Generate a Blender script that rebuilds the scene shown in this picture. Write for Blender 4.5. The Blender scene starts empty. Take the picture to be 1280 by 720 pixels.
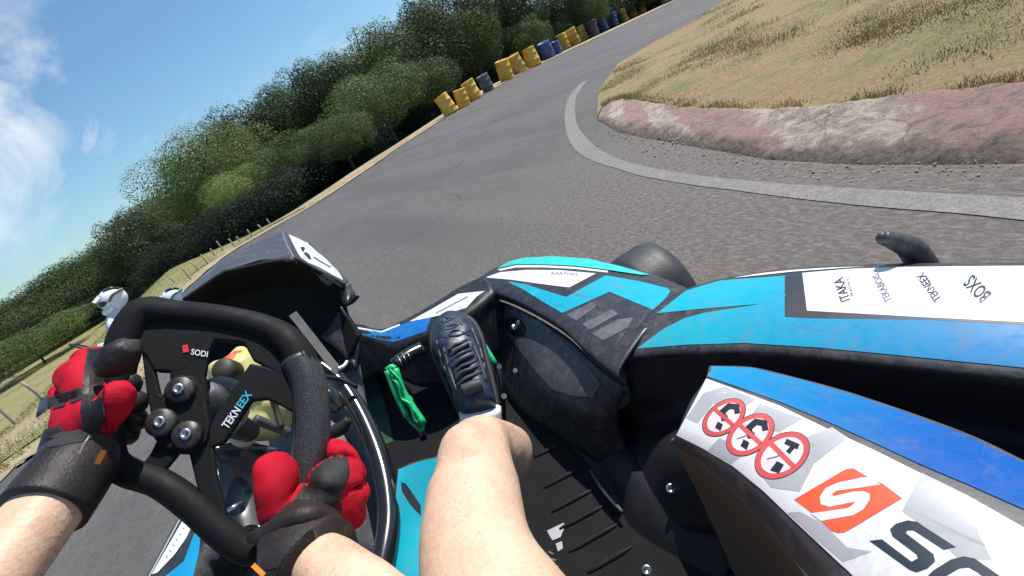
import bpy, bmesh, math, random
from mathutils import Vector, Matrix, noise
from mathutils.bvhtree import BVHTree
from mathutils.geometry import delaunay_2d_cdt
random.seed(7)
SC = bpy.context.scene
COL = SC.collection
# ------------------------------------------------------------------ camera frame (all measures in metres)
FPX, ROLL, PITCH, YAW = 620.0, math.radians(29), math.radians(22.5), math.radians(21.2)
CAM = Vector((0, 0, 0.85))
FW = Vector((math.sin(YAW)*math.cos(PITCH), math.cos(YAW)*math.cos(PITCH), -math.sin(PITCH)))
RT0 = Vector((math.cos(YAW), -math.sin(YAW), 0)); UP0 = RT0.cross(FW)
sr, cr = math.sin(ROLL), math.cos(ROLL)
CX = cr*RT0 - sr*UP0; CY = sr*RT0 + cr*UP0
def ray(px, py): return FW + CX*((px-640)/FPX) - CY*((py-360)/FPX)
def D(px, py, d): return CAM + ray(px, py)*d
def Z(px, py, z):
    r = ray(px, py); return CAM + r*((z-CAM.z)/r.z)
def sstep(a, b, x):
    t = min(1, max(0, (x-a)/(b-a))); return t*t*(3-2*t)
def height(x, y):
    s = x*.84-y*.54; u = min(30.0, s+2.7); u = 0.0 if u < -1 else (.25*(u+1)**2 if u < 1 else u)   # the land falls away beyond the bend
    z = -.101*u*sstep(9, 19, math.hypot(x, y))
    z -= 1.5*sstep(2.6, 8.0, -x)*sstep(3, 8, y)                                                      # and beside the meadow
    return z
def G(px, py, dz=0.0):
    "point of the terrain seen in that direction"
    r = ray(px, py); h = Vector((r.x, r.y, 0)).length; t = 0.2
    while t < 140/h:
        p = CAM + r*t
        if p.z <= height(p.x, p.y): break
        t *= 1.01
    lo, hi = t/1.01, t
    for _ in range(30):
        m = (lo+hi)/2; p = CAM + r*m
        if p.z <= height(p.x, p.y): hi = m
        else: lo = m
    p = CAM + r*hi
    return Vector((p.x, p.y, height(p.x, p.y)+dz))
def far_top(px, py, dist):
    r = ray(px, py); h = Vector((r.x, r.y, 0)).length
    return CAM + r*(dist/h)
# ------------------------------------------------------------------ materials
def nt(name):
    m = bpy.data.materials.new(name); m.use_nodes = True
    t = m.node_tree; b = t.nodes['Principled BSDF']
    return m, t, b
def ramp(t, fac, stops, interp='LINEAR'):
    n = t.nodes.new('ShaderNodeValToRGB'); cr_ = n.color_ramp; cr_.interpolation = interp
    while len(cr_.elements) > 1: cr_.elements.remove(cr_.elements[0])
    for i, (p, c) in enumerate(stops):
        e = cr_.elements[0] if i == 0 else cr_.elements.new(p)
        e.position = p; e.color = (*c, 1) if len(c) == 3 else c
    t.links.new(fac, n.inputs[0]); return n.outputs[0]
def nz(t, scale, detail=4, rough=.55, coord='Object', dist=0, stretch=None):
    tc = t.nodes.new('ShaderNodeTexCoord'); n = t.nodes.new('ShaderNodeTexNoise')
    n.inputs['Scale'].default_value = scale; n.inputs['Detail'].default_value = detail
    n.inputs['Roughness'].default_value = rough; n.inputs['Distortion'].default_value = dist
    src = tc.outputs[coord]
    if stretch:
        mp = t.nodes.new('ShaderNodeMapping'); mp.inputs['Scale'].default_value = stretch[:3]
        if len(stretch) > 3: mp.inputs['Rotation'].default_value = (0, 0, stretch[3])
        t.links.new(src, mp.inputs[0]); src = mp.outputs[0]
    t.links.new(src, n.inputs['Vector']); return n.outputs['Fac']
def mixc(t, fac, a, b, mode='MIX'):
    n = t.nodes.new('ShaderNodeMix'); n.data_type = 'RGBA'; n.blend_type = mode
    for s, v in ((n.inputs[0], fac), (n.inputs[6], a), (n.inputs[7], b)):
        if isinstance(v, (int, float)): s.default_value = v
        elif isinstance(v, tuple): s.default_value = (*v, 1) if len(v) == 3 else v
        else: t.links.new(v, s)
    return n.outputs[2]
def bump(t, b, fac, strength, dist=.01):
    n = t.nodes.new('ShaderNodeBump'); n.inputs['Strength'].default_value = strength; n.inputs['Distance'].default_value = dist
    t.links.new(fac, n.inputs['Height']); t.links.new(n.outputs[0], b.inputs['Normal'])
def plain(name, col, rough=.45, metal=0., var=.15, nscale=20, bmp=0., spec=.5, coat=0.):
    m, t, b = nt(name)
    f = nz(t, nscale, 5, .6)
    lo = tuple(c*(1-var) for c in col); hi = tuple(min(1, c*(1+var)) for c in col)
    t.links.new(ramp(t, f, [(.3, lo), (.7, hi)]), b.inputs['Base Color'])
    t.links.new(ramp(t, nz(t, nscale*.6, 6, .7), [(.3, (rough*.8,)*3), (.75, (min(1, rough*1.3),)*3)]), b.inputs['Roughness'])
    b.inputs['Metallic'].default_value = metal; b.inputs['Specular IOR Level'].default_value = spec
    b.inputs['Coat Weight'].default_value = coat; b.inputs['Coat Roughness'].default_value = .12
    if bmp: bump(t, b, nz(t, nscale*8, 4, .6), bmp, .002)
    return m
def grime(m, amount=.5, scale=22):
    "dust and rubber smears over a printed panel"
    t = m.node_tree; b = t.nodes['Principled BSDF']; l = b.inputs['Base Color'].links[0]; src = l.from_socket
    f = ramp(t, nz(t, scale, 9, .78, dist=1.2), [(.50, (0, 0, 0)), (.72, (amount,)*3)])
    c = mixc(t, f, src, (.20, .17, .145))
    f2 = ramp(t, nz(t, 40, 6, .75, stretch=(1, .05, 1, .5)), [(.60, (0, 0, 0)), (.67, (min(1, amount*1.3),)*3)])
    c = mixc(t, f2, c, (.10, .09, .085)); t.links.new(c, b.inputs['Base Color'])
    r = ramp(t, nz(t, scale*1.7, 8, .7), [(.35, (.3,)*3), (.7, (.62,)*3)]); t.links.new(r, b.inputs['Roughness'])
M = {}
M['black'] = plain('black_plastic', (.012, .012, .014), .38, bmp=.15)
M['black2'] = plain('dark_body_plastic', (.028, .027, .034), .42, bmp=.12)
M['matte'] = plain('matte_black', (.0075, .0072, .0075), .72, bmp=.2, spec=.22)
M['trough'] = plain('black_moulding', (.011, .010, .014), .55, bmp=.1, spec=.3)  # black plastic of the trough, floor ridge and ribs
M['charcoal'] = plain('charcoal_plastic', (.05, .052, .06), .4, bmp=.1)
M['brownside'] = plain('dusty_brown_plastic', (.075, .058, .05), .6, bmp=.2, nscale=9)
M['gloss'] = plain('glossy_black_tube', (.012, .012, .013), .2, coat=.4)
M['white'] = plain('white_print', (.72, .72, .74), .35, var=.03, nscale=6, coat=.2)
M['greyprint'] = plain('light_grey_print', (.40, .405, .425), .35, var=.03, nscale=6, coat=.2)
M['teal'] = plain('teal_print', (.02, .55, .50), .35, var=.05, coat=.2)
M['slat'] = plain('grey_slat_print', (.12, .11, .125), .4, var=.35, nscale=30)
M['ink'] = plain('dark_ink', (.018, .02, .03), .4, var=.1)
M['inkgrey'] = plain('grey_ink', (.16, .16, .19), .4, var=.1)
M['letter'] = plain('dark_slate_ink', (.022, .035, .05), .4, var=.1)
M['orange'] = plain('orange_print', (.85, .10, .03), .4, var=.05, coat=.2)
M['redprint'] = plain('red_ring_print', (.62, .085, .08), .45, var=.15)
M['pink'] = plain('pale_pink_print', (.80, .66, .68), .45, var=.05)
M['ltext'] = plain('light_lettering', (.7, .72, .74), .5, var=.1)
M['ctext'] = plain('cyan_lettering', (.05, .42, .55), .5, var=.1)
M['rtext'] = plain('red_lettering', (.65, .03, .03), .5, var=.1)
M['steel'] = plain('worn_steel', (.55, .55, .57), .3, metal=1, var=.3, nscale=60)
M['alu'] = plain('brushed_bar', (.22, .20, .18), .5, metal=.4, var=.2, nscale=30)
M['rubber'] = plain('tyre_rubber', (.035, .035, .038), .5, bmp=.3, var=.3)
M['tank'] = plain('cream_tank_plastic', (.62, .55, .22), .4, var=.18, nscale=9)
M['capwhite'] = plain('ivory_plastic', (.42, .38, .33), .45, var=.15)
M['olive'] = plain('olive_black_cap', (.035, .032, .018), .5)
M['green'] = plain('green_pedal_rubber', (.01, .46, .17), .45, var=.35, nscale=45)
M['navy'] = plain('navy_shoe', (.017, .029, .055), .42, var=.75, nscale=26, bmp=.3)
M['lace'] = plain('shoe_laces', (.035, .038, .05), .6, var=.5, nscale=60)
M['sole'] = plain('dark_shoe_sole', (.025, .024, .026), .6)
M['sock'] = plain('white_sock', (.72, .68, .64), .9, var=.08, bmp=.4, nscale=60)
M['leather'] = plain('dark_leather', (.022, .0165, .016), .5, var=.5, nscale=30, bmp=.45, spec=.35)
M['strap'] = plain('black_strap', (.02, .018, .018), .75, var=.3, nscale=60, bmp=.4)
M['tab'] = plain('orange_tab', (.9, .28, .02), .6)
M['cloth'] = plain('black_cloth', (.012, .012, .014), .9, bmp=.3)
M['whitecloth'] = plain('pale_blue_cloth', (.55, .62, .75), .9, var=.1)
M['hwhite'] = plain('helmet_white', (.8, .8, .8), .25, var=.03, coat=.5)
M['hblack'] = plain('helmet_black', (.02, .02, .022), .25, coat=.5)
M['hgreen'] = plain('helmet_green', (.02, .25, .17), .3, coat=.3)
M['olivegold'] = plain('helmet_olive', (.16, .14, .06), .35)
M['stake'] = plain('weathered_stake', (.34, .29, .22), .85, var=.3, nscale=30)
def gradient_print(name, c0, c1, p0, p1):
    "a printed fade from c0 to c1 along the line p0-p1 of the bodywork"
    m, t, b = nt(name)
    tc = t.nodes.new('ShaderNodeNewGeometry')
    d = Vector(p1)-Vector(p0); L = d.length
    s = t.nodes.new('ShaderNodeVectorMath'); s.operation = 'SUBTRACT'; s.inputs[1].default_value = p0
    q = t.nodes.new('ShaderNodeVectorMath'); q.operation = 'DOT_PRODUCT'; q.inputs[1].default_value = d/(L*L)
    t.links.new(tc.outputs['Position'], s.inputs[0]); t.links.new(s.outputs[0], q.inputs[0])
    mid = tuple((a+b_)/2 for a, b_ in zip(c0, c1))
    t.links.new(ramp(t, q.outputs['Value'], [(0, c0), (.5, mid), (1, c1)]), b.inputs['Base Color'])
    b.inputs['Roughness'].default_value = .42; b.inputs['Specular IOR Level'].default_value = .2; b.inputs['Coat Weight'].default_value = .0; b.inputs['Coat Roughness'].default_value = .15
    return m
M['cyan'] = gradient_print('cyan_to_blue_print', (.008, .37, .50), (.008, .20, .47), Z(900, 400, .3), Z(1240, 430, .3))
M['blue'] = gradient_print('sky_to_royal_blue_print', (.004, .25, .46), (.001, .085, .36), Z(890, 465, .43), Z(1180, 560, .43))
M['noseblue'] = gradient_print('nose_blue_print', (.01, .38, .52), (.005, .13, .42), Z(445, 412, .3), Z(505, 412, .3))
for k_, a_ in (('white', .32), ('greyprint', .3), ('teal', .3), ('cyan', .4), ('blue', .4), ('noseblue', .4), ('black2', .5), ('orange', .25), ('charcoal', .6), ('slat', .4), ('black', .35)): grime(M[k_], a_)
# skin
def skin_mat():
    m, t, b = nt('sunlit_skin')
    a = ramp(t, nz(t, 9, 6, .65), [(.28, (.58, .34, .22)), (.48, (.68, .45, .31)), (.72, (.76, .55, .40))])
    c = mixc(t, ramp(t, nz(t, 260, 3, .7, stretch=(1, 1, .25)), [(.52, (0, 0, 0)), (.75, (.35, .35, .35))]), a, (.25, .11, .07))
    c = mixc(t, ramp(t, nz(t, 2.6*9, 5, .7), [(.52, (0, 0, 0)), (.7, (.4, .4, .4))]), c, (.62, .27, .19))
    t.links.new(c, b.inputs['Base Color']); b.inputs['Roughness'].default_value = .48
    b.inputs['Subsurface Weight'].default_value = .08; b.inputs['Subsurface Radius'].default_value = (.02, .008, .004); b.inputs['Subsurface Scale'].default_value = .5
    bump(t, b, mixc(t, .5, nz(t, 160, 5, .65), nz(t, 24, 5, .6)), .5, .004)
    return m
M['skin'] = skin_mat()
def red_fabric(name, ribs):
    m, t, b = nt(name)
    t.links.new(ramp(t, nz(t, 24, 5, .6), [(.3, (.40, .003, .014)), (.7, (.56, .006, .026))]), b.inputs['Base Color'])
    b.inputs['Roughness'].default_value = .75; b.inputs['Sheen Weight'].default_value = .0; b.inputs['Specular IOR Level'].default_value = .2
    if ribs:
        tc = t.nodes.new('ShaderNodeTexCoord'); w = t.nodes.new('ShaderNodeTexWave'); mp = t.nodes.new('ShaderNodeMapping')
        mp.inputs['Rotation'].default_value = (.5, .35, -.35)
        w.bands_direction = 'Z'; w.inputs['Scale'].default_value = 150; w.inputs['Distortion'].default_value = .5
        t.links.new(tc.outputs['Object'], mp.inputs[0]); t.links.new(mp.outputs[0], w.inputs[0])
        bump(t, b, w.outputs['Fac'], .45, .0014)
    else: bump(t, b, nz(t, 300, 3), .5, .001)
    return m
M['red'] = red_fabric('red_glove_fabric', False); M['redrib'] = red_fabric('red_ribbed_fabric', True)
def carbon():
    m, t, b = nt('carbon_weave_grip')
    tc = t.nodes.new('ShaderNodeTexCoord'); w = t.nodes.new('ShaderNodeTexVoronoi'); w.inputs['Scale'].default_value = 620
    t.links.new(tc.outputs['Object'], w.inputs['Vector'])
    t.links.new(ramp(t, w.outputs['Distance'], [(.25, (.008, .008, .009)), (.6, (.05, .05, .053))]), b.inputs['Base Color'])
    b.inputs['Roughness'].default_value = .4
    bump(t, b, w.outputs['Distance'], .2, .0005); return m
M['carbon'] = carbon()
def asphalt():
    m, t, b = nt('worn_asphalt')
    big = nz(t, .22, 5, .6); fine = nz(t, 55, 6, .75); patch = nz(t, 1.3, 6, .7)
    base = ramp(t, big, [(.36, (.090, .080, .080)), (.5, (.118, .105, .102)), (.64, (.140, .126, .120))])
    base = mixc(t, .35, base, ramp(t, patch, [(.3, (.085, .077, .077)), (.7, (.128, .113, .108))]))
    base = mixc(t, .6, base, ramp(t, fine, [(.34, (.035, .03, .03)), (.5, (.105, .094, .088)), (.66, (.27, .245, .22))]))
    base = mixc(t, .4, base, ramp(t, nz(t, 18, 6, .8, stretch=(1, .35, 1, -.6)), [(.36, (.05, .043, .04)), (.5, (.105, .094, .088)), (.64, (.21, .19, .17))]))
    # brighter, dusty grain towards the inside of the bend
    grit = nz(t, 190, 4, .8)
    base = mixc(t, .45, base, ramp(t, grit, [(.36, (.035, .03, .03)), (.52, (.10, .09, .085)), (.66, (.30, .27, .24))]))
    # rubbered racing line and tar patches, long in the driving direction
    rub = ramp(t, nz(t, .9, 5, .65, stretch=(1.3, .22, 1, -.75)), [(.44, (0, 0, 0)), (.62, (.5, .5, .5))])
    base = mixc(t, rub, base, (.06, .054, .056))
    crack = t.nodes.new('ShaderNodeTexVoronoi'); crack.feature = 'DISTANCE_TO_EDGE'; crack.inputs['Scale'].default_value = .55
    tc = t.nodes.new('ShaderNodeTexCoord'); dn = t.nodes.new('ShaderNodeTexNoise'); dn.inputs['Scale'].default_value = 2.2; dn.inputs['Detail'].default_value = 6
    t.links.new(tc.outputs['Object'], dn.inputs['Vector']); t.links.new(mixc(t, .22, tc.outputs['Object'], dn.outputs['Color']), crack.inputs['Vector'])
    base = mixc(t, ramp(t, crack.outputs['Distance'], [(0, (.45, .45, .45)), (.006, (.0, .0, .0))]), base, (.03, .026, .025))
    # crumbly dusty ground near the kerb
    sp = t.nodes.new('ShaderNodeVectorMath'); sp.operation = 'DISTANCE'; sp.inputs[1].default_value = (2.6, 1.2, 0); t.links.new(tc.outputs['Object'], sp.inputs[0])
    near = ramp(t, sp.outputs['Value'], [(.0, (1, 1, 1)), (1.0, (.9, .9, .9))])
    mr = t.nodes.new('ShaderNodeMapRange'); mr.inputs['From Min'].default_value = 1.0; mr.inputs['From Max'].default_value = 3.2; mr.inputs['To Min'].default_value = .75; mr.inputs['To Max'].default_value = 0; t.links.new(sp.outputs['Value'], mr.inputs[0])
    dust = ramp(t, nz(t, 75, 8, .85, stretch=(1, .4, 1, -1.2)), [(.36, (.045, .036, .03)), (.5, (.13, .11, .095)), (.62, (.30, .26, .22))])
    base = mixc(t, mr.outputs[0], base, dust)
    t.links.new(base, b.inputs['Base Color']); b.inputs['Roughness'].default_value = .85
    bump(t, b, mixc(t, .5, nz(t, 130, 5, .8), fine), .7, .006); return m
M['asphalt'] = asphalt()
def soil(name, c1, c2, c3, s=1.2, s2=30):
    m, t, b = nt(name)
    a = ramp(t, nz(t, s, 6, .65, dist=.4), [(.32, c1), (.5, c2), (.66, c3)])
    d = ramp(t, nz(t, s2, 6, .75), [(.3, (.3, .3, .3)), (.7, (1, 1, 1))])
    t.links.new(mixc(t, .7, a, d, 'MULTIPLY'), b.inputs['Base Color']); b.inputs['Roughness'].default_value = .95
    bump(t, b, nz(t, s2*1.5, 6, .75), .9, .02); return m
M['infield'] = soil('dry_infield_soil', (.42, .275, .14), (.40, .30, .145), (.24, .235, .085), 2.2)
M['verge'] = soil('dusty_verge', (.56, .43, .29), (.50, .40, .24), (.40, .34, .18), .9, 12)
M['meadow'] = soil('green_meadow', (.30, .28, .10), (.36, .31, .13), (.20, .22, .08), .5, 10)
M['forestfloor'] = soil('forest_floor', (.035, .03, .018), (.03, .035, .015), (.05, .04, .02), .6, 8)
def kerb_mat():
    m, t, b = nt('worn_painted_kerb')
    at = t.nodes.new('ShaderNodeAttribute'); at.attribute_name = 'along'
    w = t.nodes.new('ShaderNodeMath'); w.operation = 'MULTIPLY_ADD'; w.inputs[1].default_value = 1; 
    t.links.new(nz(t, 6, 4, .6), w.inputs[0]); w.inputs[1].default_value = .45
    t.links.new(at.outputs['Fac'], w.inputs[2])
    m2 = t.nodes.new('ShaderNodeMath'); m2.operation = 'FRACT'; t.links.new(w.outputs[0], m2.inputs[0])
    paint = ramp(t, m2.outputs[0], [(0, (.56, .46, .37)), (.40, (.56, .46, .37)), (.46, (.43, .235, .205)), (.94, (.43, .235, .205)), (1, (.56, .46, .37))])
    conc = ramp(t, nz(t, 30, 6, .75), [(.3, (.13, .10, .08)), (.5, (.28, .225, .18)), (.7, (.46, .38, .30))])
    wear = ramp(t, nz(t, 14, 8, .78, dist=.5), [(.42, (0, 0, 0)), (.56, (.92, .92, .92))])
    c = mixc(t, wear, paint, conc)
    vc = t.nodes.new('ShaderNodeTexVoronoi'); vc.feature = 'DISTANCE_TO_EDGE'; vc.inputs['Scale'].default_value = 2.6
    tc = t.nodes.new('ShaderNodeTexCoord'); dn = t.nodes.new('ShaderNodeTexNoise'); dn.inputs['Scale'].default_value = 7; dn.inputs['Detail'].default_value = 7
    t.links.new(tc.outputs['Object'], dn.inputs['Vector']); t.links.new(mixc(t, .12, tc.outputs['Object'], dn.outputs['Color']), vc.inputs['Vector'])
    c = mixc(t, ramp(t, vc.outputs['Distance'], [(0, (.6, .6, .6)), (.012, (0, 0, 0))]), c, (.10, .08, .065))
    c = mixc(t, ramp(t, nz(t, 90, 5, .8), [(.55, (0, 0, 0)), (.68, (.7, .7, .7))]), c, (.08, .065, .05))
    # outer foot of the kerb: broken concrete, its shadow edge painted in dark
    at2 = t.nodes.new('ShaderNodeAttribute'); at2.attribute_name = 'across'
    e = t.nodes.new('ShaderNodeMath'); e.operation = 'MULTIPLY_ADD'; t.links.new(nz(t, 9, 6, .7), e.inputs[0]); e.inputs[1].default_value = .7
    t.links.new(at2.outputs['Fac'], e.inputs[2])
    c = mixc(t, ramp(t, e.outputs[0], [(.46, (1, 1, 1)), (.66, (0, 0, 0))]), c, ramp(t, nz(t, 45, 8, .85), [(.35, (.03, .024, .02)), (.65, (.26, .21, .165))]))
    t.links.new(c, b.inputs['Base Color']); b.inputs['Roughness'].default_value = .9
    bump(t, b, nz(t, 40, 7, .8), 1, .02); return m
M['kerb'] = kerb_mat()
def line_mat():
    m, t, b = nt('worn_white_line')
    wear = ramp(t, nz(t, 26, 8, .8), [(.40, (0, 0, 0)), (.52, (1, 1, 1))])
    c = mixc(t, wear, (.25, .23, .213), (.14, .127, .12))
    c = mixc(t, ramp(t, nz(t, 3.2, 6, .7), [(.5, (0, 0, 0)), (.66, (.7, .7, .7))]), c, (.11, .10, .096))
    c = mixc(t, .5, c, ramp(t, nz(t, 150, 4, .8), [(.35, (.10, .09, .085)), (.65, (.38, .355, .33))]))
    t.links.new(c, b.inputs['Base Color']); b.inputs['Roughness'].default_value = .9; return m
M['line'] = line_mat()
def leaf_mat(name, c1, c2):
    m, t, b = nt(name)
    oi = t.nodes.new('ShaderNodeObjectInfo')
    col = ramp(t, nz(t, .9, 4, .6), [(.3, c1), (.7, c2)])
    hs = t.nodes.new('ShaderNodeHueSaturation'); t.links.new(col, hs.inputs['Color'])
    v = t.nodes.new('ShaderNodeMapRange'); v.inputs['To Min'].default_value = .72; v.inputs['To Max'].default_value = 1.35
    t.links.new(oi.outputs['Random'], v.inputs[0]); t.links.new(v.outputs[0], hs.inputs['Value'])
    hs.inputs['Saturation'].default_value = .95
    t.links.new(hs.outputs[0], b.inputs['Base Color']); b.inputs['Roughness'].default_value = .6
    b.inputs['Specular IOR Level'].default_value = .25
    tr = t.nodes.new('ShaderNodeBsdfTranslucent'); t.links.new(hs.outputs[0], tr.inputs[0])
    mx = t.nodes.new('ShaderNodeMixShader'); mx.inputs[0].default_value = .25
    out = t.nodes['Material Output']; t.links.new(b.outputs[0], mx.inputs[1]); t.links.new(tr.outputs[0], mx.inputs[2]); t.links.new(mx.outputs[0], out.inputs[0])
    return m
M['leaf'] = leaf_mat('broadleaf_foliage', (.066, .105, .030), (.125, .165, .05))
M['leafdark'] = leaf_mat('dark_foliage', (.044, .064, .024), (.082, .110, .038))
M['leafbush'] = leaf_mat('shaded_undergrowth', (.016, .024, .013), (.030, .044, .022))  # leaf colour darkened for the shade at the foot of the wood
M['leafbright'] = leaf_mat('light_foliage', (.14, .195, .045), (.23, .285, .08))
M['bark'] = plain('tree_bark', (.09, .07, .05), .9, var=.4, nscale=8, bmp=.6)
def blade_mat(name, stops):
    m, t, b = nt(name)
    t.links.new(ramp(t, nz(t, 1.1, 6, .7), stops), b.inputs['Base Color']); b.inputs['Roughness'].default_value = .8
    return m
M['dryblade'] = blade_mat('dry_grass_blades', [(.28, (.54, .39, .22)), (.46, (.44, .32, .15)), (.58, (.27, .26, .09)), (.75, (.46, .33, .17))])
M['meadowblade'] = blade_mat('meadow_blades', [(.3, (.42, .38, .16)), (.5, (.28, .30, .10)), (.7, (.46, .40, .18))])
M['greenblade'] = blade_mat('green_grass_blades', [(.3, (.28, .27, .09)), (.5, (.19, .22, .07)), (.7, (.34, .29, .12))])
def drum(name, c):
    return plain(name, c, .5, var=.22, nscale=5, bmp=.1)
M['dy'] = drum('yellow_drum', (.72, .42, .05)); M['db'] = drum('blue_drum', (.03, .07, .26)); M['dg'] = drum('grey_blue_drum', (.07, .085, .13)); M['dd'] = drum('dark_drum', (.05, .03, .05)); M['do'] = drum('ochre_drum', (.55, .34, .06))
for k_ in ('dy', 'db', 'dg', 'dd', 'do'): grime(M[k_], .75, 3.5)
# ------------------------------------------------------------------ mesh helpers
def mk(name, verts, faces, mats, midx=None, parent=None, smooth=True, keep=None):
    me = bpy.data.meshes.new(name); me.from_pydata([tuple(v) for v in verts], [], faces)
    if not isinstance(mats, (list, tuple)): mats = [mats]
    for m in mats: me.materials.append(m)
    if midx: me.polygons.foreach_set('material_index', midx)
    me.polygons.foreach_set('use_smooth', [smooth]*len(me.polygons)); me.update()
    o = bpy.data.objects.new(name, me); COL.objects.link(o)
    if parent: attach(o, parent)
    return o
ROOTLOC = {}
def attach(o, parent):
    o.parent = parent
    loc = Vector((0, 0, 0)); p = parent
    while p: loc = loc + ROOTLOC.get(p.name, Vector((0, 0, 0))); p = p.parent
    if o.type == 'MESH': o.data.transform(Matrix.Translation(-loc))
    else: o.location = o.location - loc
def tag(o, label=None, cat=None, group=None, kind=None):
    if label: o['label'] = label
    if cat: o['category'] = cat
    if group: o['group'] = group
    if kind: o['kind'] = kind
    return o
def thing(name, loc, label, cat, group=None):
    o = bpy.data.objects.new(name, None); COL.objects.link(o); o.location = loc; o.empty_display_size = .1
    ROOTLOC[o.name] = Vector(loc); return tag(o, label, cat, group)
class MB:
    def __init__(s): s.v = []; s.f = []; s.m = []; s.mats = []
    def mi(s, m):
        if m not in s.mats: s.mats.append(m)
        return s.mats.index(m)
    def add(s, verts, faces, m):
        k = len(s.v); i = s.mi(m); s.v += [Vector(v) for v in verts]
        for f in faces: s.f.append([a+k for a in f]); s.m.append(i)
    def build(s, name, parent=None, smooth=True): return mk(name, s.v, s.f, s.mats, s.m, parent, smooth)
    def bvh(s): return BVHTree.FromPolygons(s.v, s.f)
def cat(pts, t):
    n = len(pts)
    if n == 1: return pts[0]
    x = t*(n-1); i = min(int(x), n-2); u = x-i
    p1, p2 = pts[i], pts[i+1]; p0 = pts[i-1] if i > 0 else p1*2-p2; p3 = pts[i+2] if i+2 < n else p2*2-p1
    return .5*((2*p1)+(p2-p0)*u+(2*p0-5*p1+4*p2-p3)*u*u+(3*p1-p0-3*p2+p3)*u*u*u)
def lin(pts, t):
    x = t*(len(pts)-1); i = min(int(x+1e-9), len(pts)-2); return pts[i].lerp(pts[i+1], x-i)
def loft(mb, rows, mat, nu=40, nv=16, thick=.004, closed_back=True, facing=None, sharp=False):
    "smooth sheet through rows of points, with a real thickness away from `facing`"
    rows = [[Vector(p) for p in r] for r in rows]
    cat_ = lin if sharp else cat
    if sharp: nu = nu-nu % (len(rows[0])-1) or nu; nv = nv-nv % (len(rows)-1) or nv
    fine = [[cat_(r, u/nu) for u in range(nu+1)] for r in rows]
    g = [[cat_([fine[k][u] for k in range(len(rows))], v/nv) for u in range(nu+1)] for v in range(nv+1)]
    W = nu+1; V = [p for r in g for p in r]
    F = [[v*W+u, v*W+u+1, (v+1)*W+u+1, (v+1)*W+u] for v in range(nv) for u in range(nu)]
    mid = g[nv//2][nu//2]; n = (g[nv//2][nu//2+1]-mid).cross(g[nv//2+1][nu//2]-mid)
    if n.dot((Vector(facing) if facing else CAM)-mid) < 0: F = [f[::-1] for f in F]
    N = [Vector((0, 0, 0)) for _ in V]
    for f in F:
        a = (V[f[1]]-V[f[0]]).cross(V[f[3]]-V[f[0]])
        for i in f: N[i] += a
    k = len(V); V2 = V + [V[i]-N[i].normalized()*thick for i in range(k)]
    F2 = F + [[i+k for i in f[::-1]] for f in F]
    ring = [u for u in range(W)] + [v*W+nu for v in range(1, nv+1)] + [nv*W+u for u in range(nu-1, -1, -1)] + [v*W for v in range(nv-1, 0, -1)]
    for i in range(len(ring)):
        a, b = ring[i], ring[(i+1) % len(ring)]; F2.append([a, b, b+k, a+k])
    mb.add(V2, F2, mat)
def tube(mb, pts, rad, mat, n=12, seg=None, cap=True):
    pts = [Vector(p) for p in pts]; seg = seg or max(2, (len(pts)-1)*6)
    if not isinstance(rad, (list, tuple)): rad = [rad]*len(pts)
    rv = [Vector((r, 0, 0)) for r in rad]
    P = [cat(pts, i/seg) for i in range(seg+1)]; R = [cat(rv, i/seg).x for i in range(seg+1)]
    T0 = (P[1]-P[0]).normalized(); a = T0.orthogonal().normalized(); V = []
    for i in range(seg+1):
        T = (P[min(i+1, seg)]-P[max(i-1, 0)]).normalized()
        a = (a-T*a.dot(T)).normalized(); b = T.cross(a)
        for k in range(n):
            w = 2*math.pi*k/n; V.append(P[i]+(a*math.cos(w)+b*math.sin(w))*R[i])
    F = [[i*n+k, i*n+(k+1) % n, (i+1)*n+(k+1) % n, (i+1)*n+k] for i in range(seg) for k in range(n)]
    if cap: F += [list(range(n))[::-1], [seg*n+k for k in range(n)]]
    mb.add(V, F, mat)
def lathe(mb, prof, origin, axis, mat, n=24, ref=None):
    "prof: (radius, height) along axis"
    ax = Vector(axis).normalized(); a = ax.orthogonal().normalized(); b = ax.cross(a); o = Vector(origin); V = []
    for r, h in prof:
        for k in range(n):
            w = 2*math.pi*k/n; V.append(o+ax*h+(a*math.cos(w)+b*math.sin(w))*r)
    F = [[i*n+k, i*n+(k+1) % n, (i+1)*n+(k+1) % n, (i+1)*n+k] for i in range(len(prof)-1) for k in range(n)]
    F += [list(range(n))[::-1], [(len(prof)-1)*n+k for k in range(n)]]
    mb.add(V, F, mat)
def slab(mb, poly, nrm, thick, mat):
    "flat outline given in 3D, thickened on both sides of its plane"
    n = Vector(nrm).normalized()*thick/2; P = [Vector(p) for p in poly]; k = len(P)
    V = [p+n for p in P]+[p-n for p in P]
    F = [list(range(k)), list(range(k, 2*k))[::-1]]+[[i, i+k, (i+1) % k+k, (i+1) % k] for i in range(k)]
    mb.add(V, F, mat)
def box(mb, c, s, mat, rot=None, bev=0):
    bm = bmesh.new(); bmesh.ops.create_cube(bm, size=1)
    bmesh.ops.scale(bm, vec=s, verts=bm.verts)
    if bev: bmesh.ops.bevel(bm, geom=bm.edges[:], offset=bev, segments=3, profile=.6, affect='EDGES')
    if rot is not None: bmesh.ops.rotate(bm, matrix=rot, verts=bm.verts, cent=(0, 0, 0))
    bm.verts.index_update(); mb.add([v.co+Vector(c) for v in bm.verts], [[v.index for v in f.verts] for f in bm.faces], mat); bm.free()
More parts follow.
